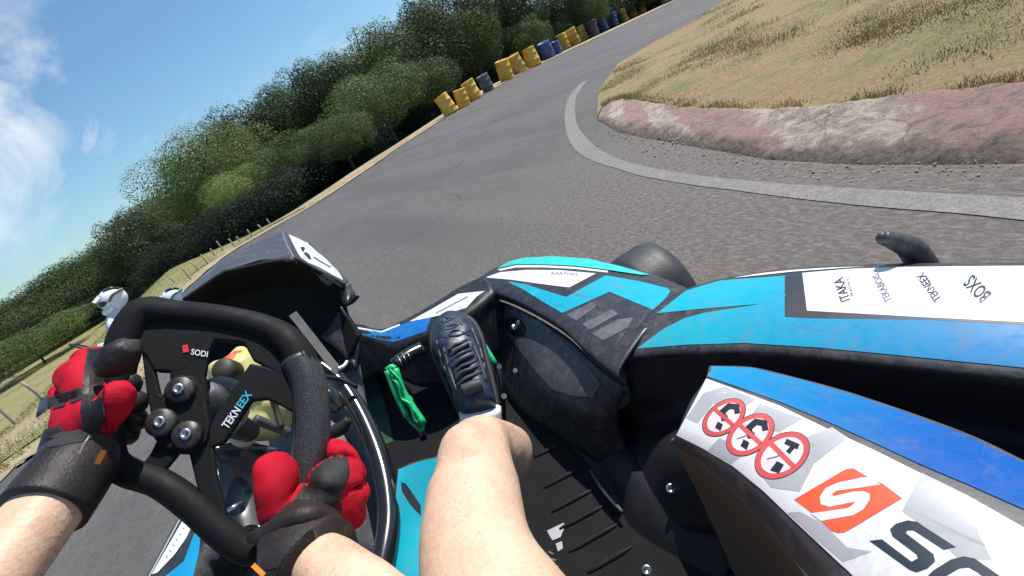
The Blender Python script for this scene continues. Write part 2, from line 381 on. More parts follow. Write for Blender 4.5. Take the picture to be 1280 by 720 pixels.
def blob(mb, pts, mat, sub=3, center=None, radii=None, rot=None, nse=0):
    bm = bmesh.new(); bmesh.ops.create_icosphere(bm, subdivisions=sub, radius=1)
    for v in bm.verts:
        k = 1+nse*noise.noise(v.co*2.0)
        v.co = Vector((v.co.x*radii[0]*k, v.co.y*radii[1]*k, v.co.z*radii[2]*k))
        if rot is not None: v.co = rot @ v.co
        v.co += Vector(center)
    bm.verts.index_update(); mb.add([v.co.copy() for v in bm.verts], [[v.index for v in f.verts] for f in bm.faces], mat); bm.free()
def clip_cdt(loops, step):
    "triangulate outline loops (even-odd) with inner grid points"
    V = []; E = []
    for lp in loops:
        out = []
        for i in range(len(lp)):
            a = Vector(lp[i]); b = Vector(lp[(i+1) % len(lp)]); m = max(1, int((b-a).length/step))
            for j in range(m): out.append(a+(b-a)*j/m)
        k = len(V); V += out; E += [(k+i, k+(i+1) % len(out)) for i in range(len(out))]
    xs = [v.x for v in V]; ys = [v.y for v in V]
    def inside(x, y):
        c = False
        for a, b in E:
            p, q = V[a], V[b]
            if (p.y > y) != (q.y > y) and x < (q.x-p.x)*(y-p.y)/(q.y-p.y)+p.x: c = not c
        return c
    if step < 900:
        y = min(ys)+step/2
        while y < max(ys):
            x = min(xs)+step/2
            while x < max(xs):
                if inside(x, y): V.append(Vector((x, y)))
                x += step
            y += step
    r = delaunay_2d_cdt(V, E, [], 0, 1e-6)
    vo, fo = r[0], r[2]; F = []
    for f in fo:
        cx = sum(vo[i].x for i in f)/len(f); cy = sum(vo[i].y for i in f)/len(f)
        if inside(cx, cy): F.append(list(f))
    return vo, F
def decal(mb, bvh, loops, mat, off=.0012, step=14, drop=False):
    off = .0005+off*.28
    if step < 900: step = min(step, 7)
    "printed shape laid on the bodywork, following its surface"
    if not isinstance(loops[0][0], (tuple, list, Vector)): loops = [loops]
    vo, F = clip_cdt(loops, step); V = []; last = None; miss = set()
    for v in vo:
        r = ray(v.x, v.y).normalized(); loc, n, i, d = bvh.ray_cast(CAM, r)
        if loc is None:
            miss.add(len(V)); q = CAM+r*(last if last else .8); loc, n, i, d = bvh.find_nearest(q); d = last or .8
        last = d
        if n.dot(r) > 0: n = -n
        V.append(loc+n*off)
    F2 = []
    if drop: F = [f for f in F if not any(i in miss for i in f) and max((V[f[i]]-V[f[i-1]]).length for i in range(len(f))) < .02]
    for f in F:
        n = (V[f[1]]-V[f[0]]).cross(V[f[2]]-V[f[0]])
        F2.append(f if n.dot(CAM-V[f[0]]) > 0 else f[::-1])
    mb.add(V, F2, mat)
def stroke(pts, w):
    "outline of a thick polyline"
    pts = [Vector(p) for p in pts]; L = []; R = []
    for i, p in enumerate(pts):
        a = (p-pts[i-1]).normalized() if i else None; b = (pts[i+1]-p).normalized() if i < len(pts)-1 else None
        t = ((a or b)+(b or a)).normalized(); n = Vector((-t.y, t.x))
        c = 1/max(.5, n.dot(Vector((-(a or b).y, (a or b).x)))); L.append(p+n*w/2*c); R.append(p-n*w/2*c)
    return [tuple(p) for p in L+R[::-1]]
def ell(cx, cy, rx, ry, ang, n=36):
    a = math.radians(ang); return [(cx+rx*math.cos(t)*math.cos(a)-ry*math.sin(t)*math.sin(a), cy+rx*math.cos(t)*math.sin(a)+ry*math.sin(t)*math.cos(a)) for t in [2*math.pi*i/n for i in range(n)]]
def text_mesh(s):
    cu = bpy.data.curves.new('t', 'FONT'); cu.body = s; cu.size = 1; cu.resolution_u = 3; cu.fill_mode = 'FRONT'; cu.offset = .018
    o = bpy.data.objects.new('t', cu); COL.objects.link(o); bpy.context.view_layer.update()
    me = bpy.data.meshes.new_from_object(o); V = [v.co.copy() for v in me.vertices]; F = [list(p.vertices) for p in me.polygons]
    bpy.data.objects.remove(o); bpy.data.meshes.remove(me); return V, F
def text(mb, bvh, s, p0, p1, hgt, mat, off=.0016, flip=False, bold=0):
    off = .0006+off*.28
    "lettering laid on a surface from p0 to p1, `hgt` tall; letters stand to the left of the reading direction"
    V, F = text_mesh(s); w = max(v.x for v in V); h = max(v.y for v in V); d = (Vector(p1)-Vector(p0)); u = d.normalized(); n = Vector((u.y, -u.x))
    if flip: n = -n
    out = []
    for v in V:
        q = Vector(p0)+d*(v.x/w)+n*(v.y/h*hgt)
        r = ray(q.x, q.y).normalized(); loc, nn, i, dd = bvh.ray_cast(CAM, r)
        if loc is None: loc, nn, i, dd = bvh.find_nearest(CAM+r*.7)
        if nn.dot(r) > 0: nn = -nn
        out.append(loc+nn*off)
    F2 = []
    for f in F:
        nn = (out[f[1]]-out[f[0]]).cross(out[f[2]]-out[f[0]])
        F2.append(f if nn.dot(CAM-out[f[0]]) > 0 else f[::-1])
    mb.add(out, F2, mat)
def skinned(name, nodes, edges, root, mats, sub=2, parent=None, smoothf=None):
    "one continuous body grown over a jointed skeleton"
    names = list(nodes); me = bpy.data.meshes.new(name)
    me.from_pydata([tuple(nodes[k][0]) for k in names], [(names.index(a), names.index(b)) for a, b in edges], [])
    o = bpy.data.objects.new(name, me); COL.objects.link(o)
    md = o.modifiers.new('skin', 'SKIN'); md.use_smooth_shade = True; md.branch_smoothing = .6
    for i, k in enumerate(names):
        sv = me.skin_vertices[0].data[i]; r = nodes[k][1]; sv.radius = r if isinstance(r, tuple) else (r, r); sv.use_root = (k == root)
    ss = o.modifiers.new('sub', 'SUBSURF'); ss.levels = sub; ss.render_levels = sub
    bpy.context.view_layer.update()
    dg = bpy.context.evaluated_depsgraph_get(); me2 = bpy.data.meshes.new_from_object(o.evaluated_get(dg), depsgraph=dg)
    bpy.data.objects.remove(o); bpy.data.meshes.remove(me)
    for m in (mats if isinstance(mats, list) else [mats]): me2.materials.append(m)
    me2.name = name; me2.polygons.foreach_set('use_smooth', [True]*len(me2.polygons))
    o = bpy.data.objects.new(name, me2); COL.objects.link(o)
    if parent: attach(o, parent)
    return o
def copy_tree(o, parent=None):
    c = o.copy(); COL.objects.link(c)
    if parent: c.parent = parent
    for ch in list(o.children): copy_tree(ch, c)
    return c
# ================================================================== THE SETTING
def strip_sheet(name, outline, mat, dz, step, fine_fn=None, noise_amp=0, kind='structure', thresh=None):
    "sheet on the terrain inside an outline (list of x,y)"
    vo, F = clip_cdt([outline], step)
    V = [Vector((v.x, v.y, height(v.x, v.y)+dz+(noise_amp*noise.noise(Vector((v.x*.8, v.y*.8, 0))) if noise_amp else 0))) for v in vo]
    F = [f if (V[f[1]]-V[f[0]]).cross(V[f[2]]-V[f[0]]).z > 0 else f[::-1] for f in F]
    o = mk(name, V, F, mat); return tag(o, kind=kind)
def grid_ground():
    xs = [-160, -110, -80, -60, -45, -35, -28]+[x*.5 for x in range(-48, 60)]+[32, 36, 42, 50, 60, 80, 110, 160]
    ys = [-60, -40, -25, -15, -10, -6, -3]+[y*.75 for y in range(0, 60)]+[48, 54, 62, 72, 90, 120, 170]
    V = [(x, y, height(x, y)-.16) for y in ys for x in xs]; W = len(xs)
    F = [[j*W+i, j*W+i+1, (j+1)*W+i+1, (j+1)*W+i] for j in range(len(ys)-1) for i in range(W-1)]
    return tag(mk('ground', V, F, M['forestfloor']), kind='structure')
grid_ground()
def gp(lst): return [G(x, y) for x, y in lst]
left_edge = gp([(0, 604), (25, 583), (50, 563), (100, 505), (160, 435), (240, 356), (285, 319), (330, 292), (390, 258), (450, 219), (500, 184), (545, 155), (600, 121), (650, 93), (700, 69), (760, 41), (840, 3)])
back = Vector((-4.2, -12, 0)); le = [Vector((-3.4, -12, 0)), Vector((-2.9, -2, 0)), Vector((-2.55, 2, 0))]+left_edge
far = le[-1]+(le[-1]-le[-2])*1.5
def edge_s(pts, n=80): return [cat(pts, i/n) for i in range(n+1)]
LE = edge_s(le, 110)
inner = gp([(748, 148), (748, 136), (750, 116), (774, 84), (821, 54), (867, 30), (905, 6)])
kb = gp([(746, 150), (774, 166), (835, 178), (905, 190), (961, 200), (1078, 206), (1180, 206), (1280, 205)])
def ext(L, s=.3, o=0):
    u = (L[-1]-L[-3]).normalized(); out = list(L); st = (L[-1]-L[-2]).length; p = L[-1].copy()
    for k in range(9): st *= 1.3; p = p+u*st; u = (u+Vector((.05, -.01, 0))).normalized(); out.append(p.copy())
    return out
kb2 = ext(kb)[len(kb):]
INfar = inner[-1]+(inner[-1]-inner[-2]).normalized()*16
road = [(p.x, p.y) for p in LE]+[(far.x, far.y)]+[(INfar.x, INfar.y)]+[(p.x, p.y) for p in inner[::-1]]+[(p.x, p.y) for p in (kb+kb2)]+[(kb2[-1].x, -12)]
strip_sheet('road', road, M['asphalt'], 0, 1.0)
def ribbon(name, a, b, mat, dz, n=90, parent=None, wob=0):
    A = edge_s(a, n); B = edge_s(b, n); V = []
    for i, (p, q) in enumerate(zip(A, B)):
        for k in range(5):
            r = p.lerp(q, k/4); w = wob*noise.noise(r*3) if wob and k in (0, 4) else 0
            r = r+(q-p).normalized()*w
            V.append((r.x, r.y, height(r.x, r.y)+dz+(.00012*i+.0008*k if n > 150 else 0)))
    F = [[i*5+k, i*5+k+1, (i+1)*5+k+1, (i+1)*5+k] for i in range(n) for k in range(4)]
    F = [f if (Vector(V[f[1]])-Vector(V[f[0]])).cross(Vector(V[f[2]])-Vector(V[f[0]])).z > 0 else f[::-1] for f in F]
    return mk(name, V, F, mat)
li = gp([(735, 100), (722, 118), (719, 134), (722, 157), (741, 180), (774, 199), (821, 211), (891, 222), (1008, 232), (1149, 240), (1280, 248)])
lo_ = gp([(727, 103), (712, 120), (706, 141), (709, 169), (723, 191), (756, 207), (821, 224), (914, 238), (1055, 255), (1196, 267), (1280, 276)])
tag(ribbon('track_line', ext(li, 1.2, .05), ext(lo_, 1.2, .05), M['line'], .0028, wob=.012), kind='structure')
# kerb: a raised worn concrete lip
kt = gp([(755, 134), (778, 127), (802, 129), (853, 137), (914, 142), (1032, 138), (1125, 127), (1280, 112)])
kt2 = [a+(kt[-1]-kb[-1]) for a in kb2]
def kerb():
    n, m = 420, 20; A = edge_s(kb+kb2, n); B = edge_s(kt+kt2, n); V = []; along = []; across = []; L = 0
    for i in range(n+1):
        if i: L += (A[i]-A[i-1]).length
        taper = sstep(0, 14, i)
        for k in range(m+1):
            u = k/m; p = A[i].lerp(B[i], u)
            h = .024*sstep(0, .35, u)+.010*sstep(.4, 1, u)
            h += .012*noise.noise(p*3.5)*sstep(0, .3, u)+.014*noise.noise(p*16)*sstep(0, .15, u)*(1-.3*u)
            brk = noise.noise(Vector((p.x*7, p.y*7, 3)))*.06*(1-sstep(.05, .3, u)); p = p-(B[i]-A[i]).normalized()*brk
            if k == m: h -= .05
            V.append((p.x, p.y, height(p.x, p.y)+.004+max(-.02, h*(.35+.65*taper)-(0.03 if k == 0 else 0)))); along.append(L/1.15+.30); across.append(u)
    F = [[i*(m+1)+k, (i+1)*(m+1)+k, (i+1)*(m+1)+k+1, i*(m+1)+k+1] for i in range(n) for k in range(m)]
    F = [f if (Vector(V[f[1]])-Vector(V[f[0]])).cross(Vector(V[f[2]])-Vector(V[f[0]])).z > 0 else f[::-1] for f in F]
    o = mk('kerb', V, F, M['kerb']); tag(o, kind='structure')
    for nm, d in (('along', along), ('across', across)):
        at = o.data.attributes.new(nm, 'FLOAT', 'POINT'); at.data.foreach_set('value', d)
kerb()
# infield
kline = edge_s(kt+kt2, 40)
inf = [(p.x, p.y) for p in kline]+[(40, kline[-1].y), (40, 8), (INfar.x+2, INfar.y)]+[(p.x, p.y) for p in inner[::-1]]
strip_sheet('infield', [(x, y) for x, y in inf], M['infield'], .03, .6, noise_amp=.05)
# verge: dusty strip beside the outer edge, and the meadow that falls away to the left
def off_edge(L, d):
    out = []
    for i, p in enumerate(L):
        t = (L[min(i+1, len(L)-1)]-L[max(0, i-1)]); t.z = 0; t.normalize(); out.append(p+Vector((-t.y, t.x, 0))*(d if not callable(d) else d(i/len(L))))
    return out
tag(ribbon('verge', LE+[far], off_edge(LE+[far], lambda u: 1.9), M['verge'], .006, 200, wob=.08), kind='structure')
md = off_edge(LE, .9); iM = [i for i, p in enumerate(LE) if p.y > 22 or p.x > 1.5][0]
meadow = [(p.x, p.y) for p in md[:iM]]+[(md[iM].x-1.5, md[iM].y+2), (-6, 30), (-4, 62), (-70, 62), (-70, -12)]
strip_sheet('meadow', meadow, M['meadow'], .03, .8, noise_amp=.03)
# --- grass blades
def blades(name, pts, mat, h, w, label_kind='stuff', lean=.5):
    V = []; F = []
    for (x, y, z) in pts:
        a = random.random()*6.283; hh = h*random.uniform(.4, 1.3)*min(1, max(.55, math.hypot(x, y)/5)); ww = w*random.uniform(.6, 1.4)
        dx, dy = math.cos(a)*ww, math.sin(a)*ww; b = random.random()*6.283; l = hh*random.uniform(.1, lean)*1.6
        k = len(V); V += [(x-dx, y-dy, z), (x+dx, y+dy, z), (x+math.cos(b)*l, y+math.sin(b)*l, z+hh)]; F.append((k, k+1, k+2))
    o = mk(name, V, F, mat, smooth=False); return tag(o, kind=label_kind)
from mathutils.bvhtree import BVHTree as _B
def inside_poly(poly, x, y):
    c = False; n = len(poly)
    for i in range(n):
        (x1, y1), (x2, y2) = poly[i], poly[(i+1) % n]
        if (y1 > y) != (y2 > y) and x < (x2-x1)*(y-y1)/(y2-y1)+x1: c = not c
    return c
pts = []; ptsg = []; R = random.Random(3)
while len(pts) < 170000:
    u = R.random(); d = 1.5+22*u**2.2; a = R.uniform(math.radians(30), math.radians(95))
    x, y = math.sin(a)*d, math.cos(a)*d
    if not inside_poly(inf, x, y): continue
    c = noise.noise(Vector((x*1.3, y*1.3, 0)))+.6*noise.noise(Vector((x*4, y*4, 5)))
    if R.random() > .35+c*1.3: continue
    z = height(x, y)+.03+.05*noise.noise(Vector((x*.8, y*.8, 0)))
    (ptsg if noise.noise(Vector((x*.9, y*.9, 9))) > .27 and R.random() < .6 else pts).append((x, y, z-.01))
blades('dry_grass', pts, M['dryblade'], .022, .0028)
blades('green_grass', ptsg, M['greenblade'], .025, .0028)
# taller isolated weeds on the infield
wp = []
for i in range(16):
    p = G(R.uniform(800, 1280), R.uniform(2, 105))
    if inside_poly(inf, p.x, p.y):
        for k in range(60): wp.append((p.x+R.gauss(0, .06), p.y+R.gauss(0, .06), p.z+.02))
blades('infield_weeds', wp, M['greenblade'], .06, .003)
ep = []
for i in range(9000):
    j = R.randrange(0, 40); q = kline[j].lerp(kline[j+1], R.random()); o_ = R.gauss(0, .035); w_ = noise.noise(q*6)
    if w_ > -.15: ep.append((q.x+o_+.02, q.y+R.gauss(0, .035), height(q.x, q.y)+.02))
blades('kerb_edge_grass', ep, M['dryblade'], .045, .0028)
mp_ = []
while len(mp_) < 60000:
    d = 3.5+26*R.random()**1.8; a = R.uniform(math.radians(-42), math.radians(0)); x, y = math.sin(a)*d, math.cos(a)*d
    if inside_poly(meadow, x, y): mp_.append((x, y, height(x, y)+.02+.04*noise.noise(Vector((x*.8, y*.8, 0)))))
blades('meadow_grass', mp_, M['meadowblade'], .04, .004)
vp = []
for i in range(26000):
    j = R.randrange(8, len(LE)-1); t = (LE[j+1]-LE[j]); n = Vector((-t.y, t.x, 0)).normalized(); q = LE[j]+t*R.random()+n*(.12+abs(R.gauss(.55, .35)))
    if noise.noise(q*1.2) > -.15: vp.append((q.x, q.y, height(q.x, q.y)))
blades('verge_grass', vp, M['dryblade'], .05, .004)
# loose stones and clods along the kerb foot
def rubble():
    mb = MB(); A = edge_s(kb, 200)
    for i in range(700):
        p = A[R.randrange(0, 200)]; q = p+Vector((R.gauss(0, .07), R.gauss(0, .07), 0)); s = (abs(R.gauss(0, .0035))+.002)*min(1, max(.35, q.length/3.2))
        blob(mb, None, M['kerbstone'], 1, (q.x, q.y, height(q.x, q.y)+s*.6), (s, s*.8, s*.6), nse=.4)
    for i in range(160):
        p = G(R.uniform(560, 1280), R.uniform(150, 320)); s = (.0012+abs(R.gauss(0, .0012)))*min(1.5, max(.5, p.length/2.5))
        blob(mb, None, M['kerbstone'], 1, (p.x, p.y, p.z+s*.6), (s, s*.8, s*.6), nse=.4)
    tag(mb.build('gravel', smooth=False), kind='stuff')
M['kerbstone'] = plain('kerb_crumbs', (.30, .27, .24), .9, var=.4, nscale=9)
rubble()
# ------------------------------------------------------------------ trees
def crown_mesh(name, seed, mat, n_clump, per, leaf, shape):
    r = random.Random(seed); V = []; F = []
    lobes = [(Vector((0, 0, -.1)), .55)]
    for c in range(n_clump):
        a = 2.4*c+r.uniform(-.5, .5); z = -0.75+1.5*(c+.5)/n_clump+r.uniform(-.08, .08); w_ = math.sqrt(max(.05, 1-z*z))*r.uniform(.50, .72)
        lobes.append((Vector((math.cos(a)*w_, math.sin(a)*w_, z*(.72 if z > 0 else .72*shape))), r.uniform(.24, .42)*(1 if z < .5 else .85)))
    for q, lr in lobes:
        m_ = int(per*(lr/.35)**2)
        for k in range(m_):
            d = Vector((r.gauss(0, 1), r.gauss(0, 1), r.gauss(0, 1))).normalized()
            d = d*lr*(1+.22*noise.noise(d*2.5+q*3)+.10*noise.noise(d*7+q*5))*(r.uniform(.80, 1.04) if r.random() < .85 else r.uniform(.3, 1.16))
            c = q+d; n = (d.normalized()*1.1+Vector((r.uniform(-.9, .9), r.uniform(-.9, .9), r.uniform(-.4, .9)))).normalized()
            a = n.orthogonal().normalized(); a = Matrix.Rotation(r.random()*6.28, 3, n) @ a; b = n.cross(a); s = leaf*r.uniform(.6, 1.4)
            k0 = len(V); V += [c-a*s, c+b*s*.55, c+a*s, c-b*s*.55]; F.append((k0, k0+1, k0+2, k0+3))
    me = bpy.data.meshes.new(name); me.from_pydata([tuple(v) for v in V], [], F); me.materials.append(mat)
    me.polygons.foreach_set('use_smooth', [True]*len(F)); return me
CR = {}
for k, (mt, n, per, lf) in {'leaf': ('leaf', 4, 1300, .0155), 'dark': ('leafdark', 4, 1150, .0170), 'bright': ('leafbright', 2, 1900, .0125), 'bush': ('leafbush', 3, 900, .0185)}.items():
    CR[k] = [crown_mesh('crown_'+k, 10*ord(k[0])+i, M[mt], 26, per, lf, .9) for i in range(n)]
def trunk_mesh(seed):
    r = random.Random(seed); mb = MB()
    tube(mb, [(0, 0, 0), (.02, .01, .3), (-.01, .02, .6), (.02, 0, .92)], [.035, .027, .02, .008], M['bark'], 8)
    for i in range(7):
        a = r.random()*6.28; z = .3+.08*i; l = r.uniform(.2, .38)
        tube(mb, [(0, 0, z), (math.cos(a)*l*.5, math.sin(a)*l*.5, z+.1), (math.cos(a)*l, math.sin(a)*l, z+.26)], [.014, .009, .003], M['bark'], 6)
    o = mb.build('trunk'); me = o.data; bpy.data.objects.remove(o); return me
TR = [trunk_mesh(s) for s in range(3)]
tn = 0
LEF = LE+[LE[-1].lerp(far, k/20) for k in range(1, 21)]
def edge_dist(px, py):
    "how far off the outer edge of the road lies in that direction"
    r = ray(px, py); a = math.atan2(r.x, r.y); best = 0
    for p, q in zip(LE, LE[1:]+[far]):
        a0, a1 = math.atan2(p.x, p.y), math.atan2(q.x, q.y)
        if p.y > 3 and min(a0, a1) <= a <= max(a0, a1): best = max(best, math.hypot(p.x, p.y))
    return best
def tree(px, py, dist, rad, kind, label, name='broadleaf_tree', group='trees of the wood along the outer edge of the track', low=.08):
    "a tree whose top stands in the given direction, `dist` metres off"
    global tn; tn += 1
    e = edge_dist(px, py); dist = max(dist, e+rad+1.6)
    clear = rad*1.15+(2.6 if name == 'bush' else .9)
    for _ in range(120):
        T = far_top(px, py, dist)
        if min(math.hypot(p.x-T.x, p.y-T.y) for p in LEF) > clear: break
        dist += .5
    T = far_top(px, py, dist); gz = height(T.x, T.y)-.1; H = max(1.5, T.z-gz)
    root = thing(name, (T.x, T.y, gz), label, 'tree' if name != 'bush' else 'bush', group)
    c = bpy.data.objects.new('crown', CR[kind][tn % len(CR[kind])]); COL.objects.link(c); c.parent = root
    ch = H*(1-low); c.location = (0, 0, H*low+ch*.5); c.scale = (rad, rad, ch*.5); c.rotation_euler = (0, 0, tn*1.7)
    t = bpy.data.objects.new('trunk', TR[tn % 3]); COL.objects.link(t); t.parent = root; t.scale = (H*.8, H*.8, H*.85)
    return root
TG = 'trees of the wood along the outer edge of the track'
T_ = [  # px, py of the top, distance, crown radius, kind, label
 (2, 372, 60, 5.0, 'dark', 'dark round tree at the far left edge of the picture, above the meadow'),
 (40, 345, 62, 5.5, 'dark', 'dark tree on the left skyline, second from the picture edge'),
 (72, 318, 55, 5.0, 'dark', 'dark tree on the left skyline right above the red left glove'),
 (104, 300, 50, 4.6, 'leaf', 'tall narrow tree on the left skyline above the white-helmeted driver'),
 (132, 258, 42, 3.2, 'dark', 'dark tree half hidden behind the left side of the big bright green tree'),
 (212, 152, 27, 3.5, 'bright', 'big bright green round tree standing out from the wood, left of centre'),
 (275, 205, 24, 1.9, 'bright', 'smaller bright green tree leaning on the right of the big bright tree'),
 (262, 128, 36, 3.4, 'dark', 'dark tree on the skyline just right of the big bright green tree'),
 (300, 108, 37, 3.0, 'dark', 'dark rounded tree top on the skyline above the front panel'),
 (343, 76, 36, 3.2, 'leaf', 'dark green tree on the rising skyline, third right of the bright tree'),
 (385, 58, 34, 3.0, 'dark', 'dark tree with a flat top on the skyline left of the highest crown'),
 (338, 165, 24, 2.0, 'leaf', 'slim green tree in front of the wood beside the smaller bright tree'),
 (425, 26, 33, 3.4, 'leaf', 'high rounded crown with sky gaps where the skyline steps up'),
 (440, 82, 23, 2.7, 'leaf', 'lit green tree in the middle of the wood with a round sunlit head'),
 (398, 140, 21, 1.8, 'leaf', 'small olive green tree low in the wood left of the sunlit round head'),
 (490, 5, 31, 3.3, 'dark', 'tall dark tree where the skyline meets the top edge of the picture'),
 (520, -40, 29, 3.6, 'dark', 'tall dark tree cut by the top edge, right of where the skyline ends'),
 (560, 8, 26, 2.5, 'leaf', 'dark green tree in front, its pointed head under the top edge'),
 (600, -60, 28, 3.5, 'dark', 'tall dark tree above the first yellow drums'),
 (640, 20, 25, 2.0, 'leaf', 'lit leafy tree behind the third and fourth yellow drums'),
 (690, -60, 30, 3.3, 'dark', 'tall dark tree behind the blue drums'),
 (722, -18, 28, 1.8, 'leaf', 'small lit tree leaning over the yellow drums near the top edge'),
 (760, -80, 34, 3.4, 'dark', 'tall dark tree at the right end of the wood'),
 (820, -80, 40, 3.6, 'dark', 'last dark tree where the track leaves the picture at the top'),
 (170, 240, 48, 4.5, 'dark', 'deep dark tree behind the white-helmeted driver'),
 (66, 388, 46, 3.2, 'leaf', 'low green tree at the foot of the left skyline trees'),
 (12, 412, 38, 3.4, 'leaf', 'low leafy green tree at the left picture edge behind the fence stakes'),
 (500, 75, 24, 2.4, 'dark', 'dark tree left of the first yellow drum'),
]
for a in T_: tree(*a, group=TG)
B_ = [(150, 345, 40), (190, 318, 32), (215, 290, 25), (255, 262, 22.5), (290, 240, 21), (325, 222, 20), (352, 190, 22), (380, 195, 20), (410, 178, 20), (440, 160, 20), (470, 140, 21), (500, 120, 22), (530, 98, 22.5), (560, 70, 24), (590, 52, 25), (620, 40, 26), (655, 26, 27), (690, 10, 29), (725, -2, 31), (760, -18, 34), (800, -30, 38)]
where = ['behind the driver in the white helmet', 'above the top left of the steering wheel', 'left of the black front panel', 'at the foot of the big bright tree', 'under the smaller bright tree', 'above the black front panel top', 'under the slim green tree', 'right of the slim green tree', 'under the small olive tree', 'under the sunlit round tree', 'right of the sunlit round tree', 'between the round tree and the first drum', 'just left of the first yellow drum', 'behind the first yellow drum', 'behind the third drum', 'behind the gap in the drums', 'behind the fourth and fifth large drums', 'behind the first blue drums', 'behind the middle of the drum row', 'behind the far blue drums', 'behind the last drums of the row']
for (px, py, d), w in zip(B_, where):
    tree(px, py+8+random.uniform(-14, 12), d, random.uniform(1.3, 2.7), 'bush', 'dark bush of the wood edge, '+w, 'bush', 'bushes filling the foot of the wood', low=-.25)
# deep wood behind, one mass
def wood():
    V = []; F = []; mb_m = []
    r = random.Random(5)
    for i in range(46):
        px = -60+i*21; sk = 372-(px)*.80 if px < 500 else -30
        T = far_top(px, min(sk+45, 330) if px > 60 else 385, max(52, edge_dist(px, 0)+16)+r.uniform(-5, 12)); me = CR['dark'][i % 4]; gz = height(T.x, T.y)
        H = max(3, T.z-gz); a = r.random()*6; k = len(V); ca, sa = math.cos(a), math.sin(a); rad = 4.2
        for v in me.vertices:
            x, y, z = v.co; V.append((T.x+(x*ca-y*sa)*rad, T.y+(x*sa+y*ca)*rad, gz+H*.5+z*H*.55))
        F += [[q+k for q in p.vertices] for p in me.polygons]
    tag(mk('far_woods', V, F, M['leafdark']), kind='stuff', label='deep dark wood filling in behind the first trees')
wood()
# ------------------------------------------------------------------ fence stakes
ST = [((2, 498), (22, 531)), ((37, 474), (57, 503)), ((117, 412), (124, 423)), ((214, 346), (220, 354)), ((229, 335), (239, 350)), ((242, 327), (249, 339)), ((253, 318), (261, 331)), ((264, 311), (270, 321)), ((273, 301), (280, 314)), ((286, 299), (293, 308)), ((296, 296), (301, 303)), ((310, 287), (316, 296)), ((323, 281), (328, 288)), ((334, 274), (339, 282))]
SL = ['tall leaning stake at the left picture edge in the meadow', 'leaning stake above the left glove, second from the picture edge', 'short stake just above the left red glove', 'short stake beside the rim top, first of the row near the panel', 'longest stake of the row left of the black panel', 'stake third from the left in the row by the panel', 'fourth stake of the row by the black panel', 'thin stake fifth in the row by the black panel', 'tall stake in the middle of the row above the panel', 'short stake right after the tall middle one above the panel', 'shortest stake above the panel top', 'pale stake above the right half of the panel', 'last but one stake where the verge narrows', 'last stake of the row near the asphalt edge']
for (tp, bs), lb in zip(ST, SL):
    b = G(*bs); dpt = (b-CAM).dot(FW); hgt = math.dist(tp, bs)/FPX*dpt
    mb = MB(); tube(mb, [(0, 0, -.1), (random.uniform(-.01, .01), 0, hgt*.5), (random.uniform(-.04, .02), random.uniform(-.02, .02), hgt)], [.022, .02, .017], M['stake'], 8, 4)
    o = mb.build('fence_stake'); o.location = b; tag(o, lb, 'stake', 'wooden stakes along the verge')
# ------------------------------------------------------------------ drums
DR = [(566, 143, 'dy', 24, 'first large yellow drum at the near end of the row'), (582, 134, 'dy', 20, 'smaller yellow drum pushed in behind the first yellow drum'), (597, 125, 'dy', 23, 'bright yellow drum beside the grey-blue one'), (613, 115, 'dg', 20, 'grey-blue drum between the near yellow drums and the dark gap'), (636, 101, 'dy', 23, 'yellow drum just after the dark gap in the row'), (653, 92, 'do', 22, 'ochre drum between two yellow drums after the gap'), (670, 84, 'dy', 22, 'yellow drum left of the first blue pair'), (689, 74, 'db', 20, 'bright blue drum, larger of the first blue pair'), (699, 69, 'db', 15, 'small blue drum half hidden by the bigger blue one'), (708, 63, 'dy', 18, 'yellow drum just right of the first blue pair'), (721, 57, 'do', 19, 'ochre drum in the middle of the row'), (731, 52, 'dy', 17, 'pale yellow drum before the long dark drum'), (744, 47, 'dd', 18, 'dark purple drum in the middle of the row'), (757, 40, 'db', 16, 'blue drum after the dark purple one'), (769, 34, 'db', 15, 'far blue drum of the second blue pair'), (782, 28, 'dy', 14, 'far yellow drum after the second blue pair'), (793, 22, 'do', 14, 'reddish ochre drum near the far end'), (804, 17, 'dy', 13, 'last yellow drum of the row'), (815, 12, 'dd', 12, 'dark drum at the far end of the row'), (825, 8, 'dd', 11, 'very last dark drum by the top edge')]
def drum_mesh(seed):
    r = random.Random(seed); mb = MB()
    pr_ = [(.0, 0), (.27, 0), (.295, .02), (.30, .06), (.292, .10), (.30, .26), (.312, .28), (.312, .31), (.30, .33), (.298, .55), (.312, .57), (.312, .60), (.30, .62), (.292, .82), (.30, .85), (.295, .89), (.27, .895), (.26, .875), (.0, .872)]
    lathe(mb, pr_, (0, 0, 0), (0, 0, 1), M['dy'], 28)
    lathe(mb, [(.0, .86), (.035, .86), (.035, .90), (0, .90)], (.15, .05, 0), (0, 0, 1), M['dy'], 12)
    for v in mb.v:
        k = 1+.20*noise.noise(Vector((v.x*3, v.y*3, v.z*2+seed*5))); v.x *= k; v.y *= k
    return mb
for i, (px, py, mt, hp, lb) in enumerate(DR):
    b = G(px-1, py-1); dpt = (b-CAM).dot(FW); s = hp/FPX*dpt/.9*1.05
    mb = drum_mesh(i); mb.mats = [M[mt]]; o = mb.build('barrier_drum'); o.location = b; o.scale = (s*1.12, s*1.12, s)
    o.rotation_euler = (random.uniform(-.13, .13), random.uniform(-.13, .13), random.random()*6); tag(o, lb, 'drum', 'plastic drums along the outer edge of the track')
# ================================================================== THE KART
KART = thing('go_kart', (-.05, .55, 0), 'blue, white and black kart in the foreground with the orange S emblem', 'go kart')
def Zs(l, z=None): return [Z(*a) if len(a) == 3 else Z(a[0], a[1], z) for a in l]
down = Vector((0, 0, -1))
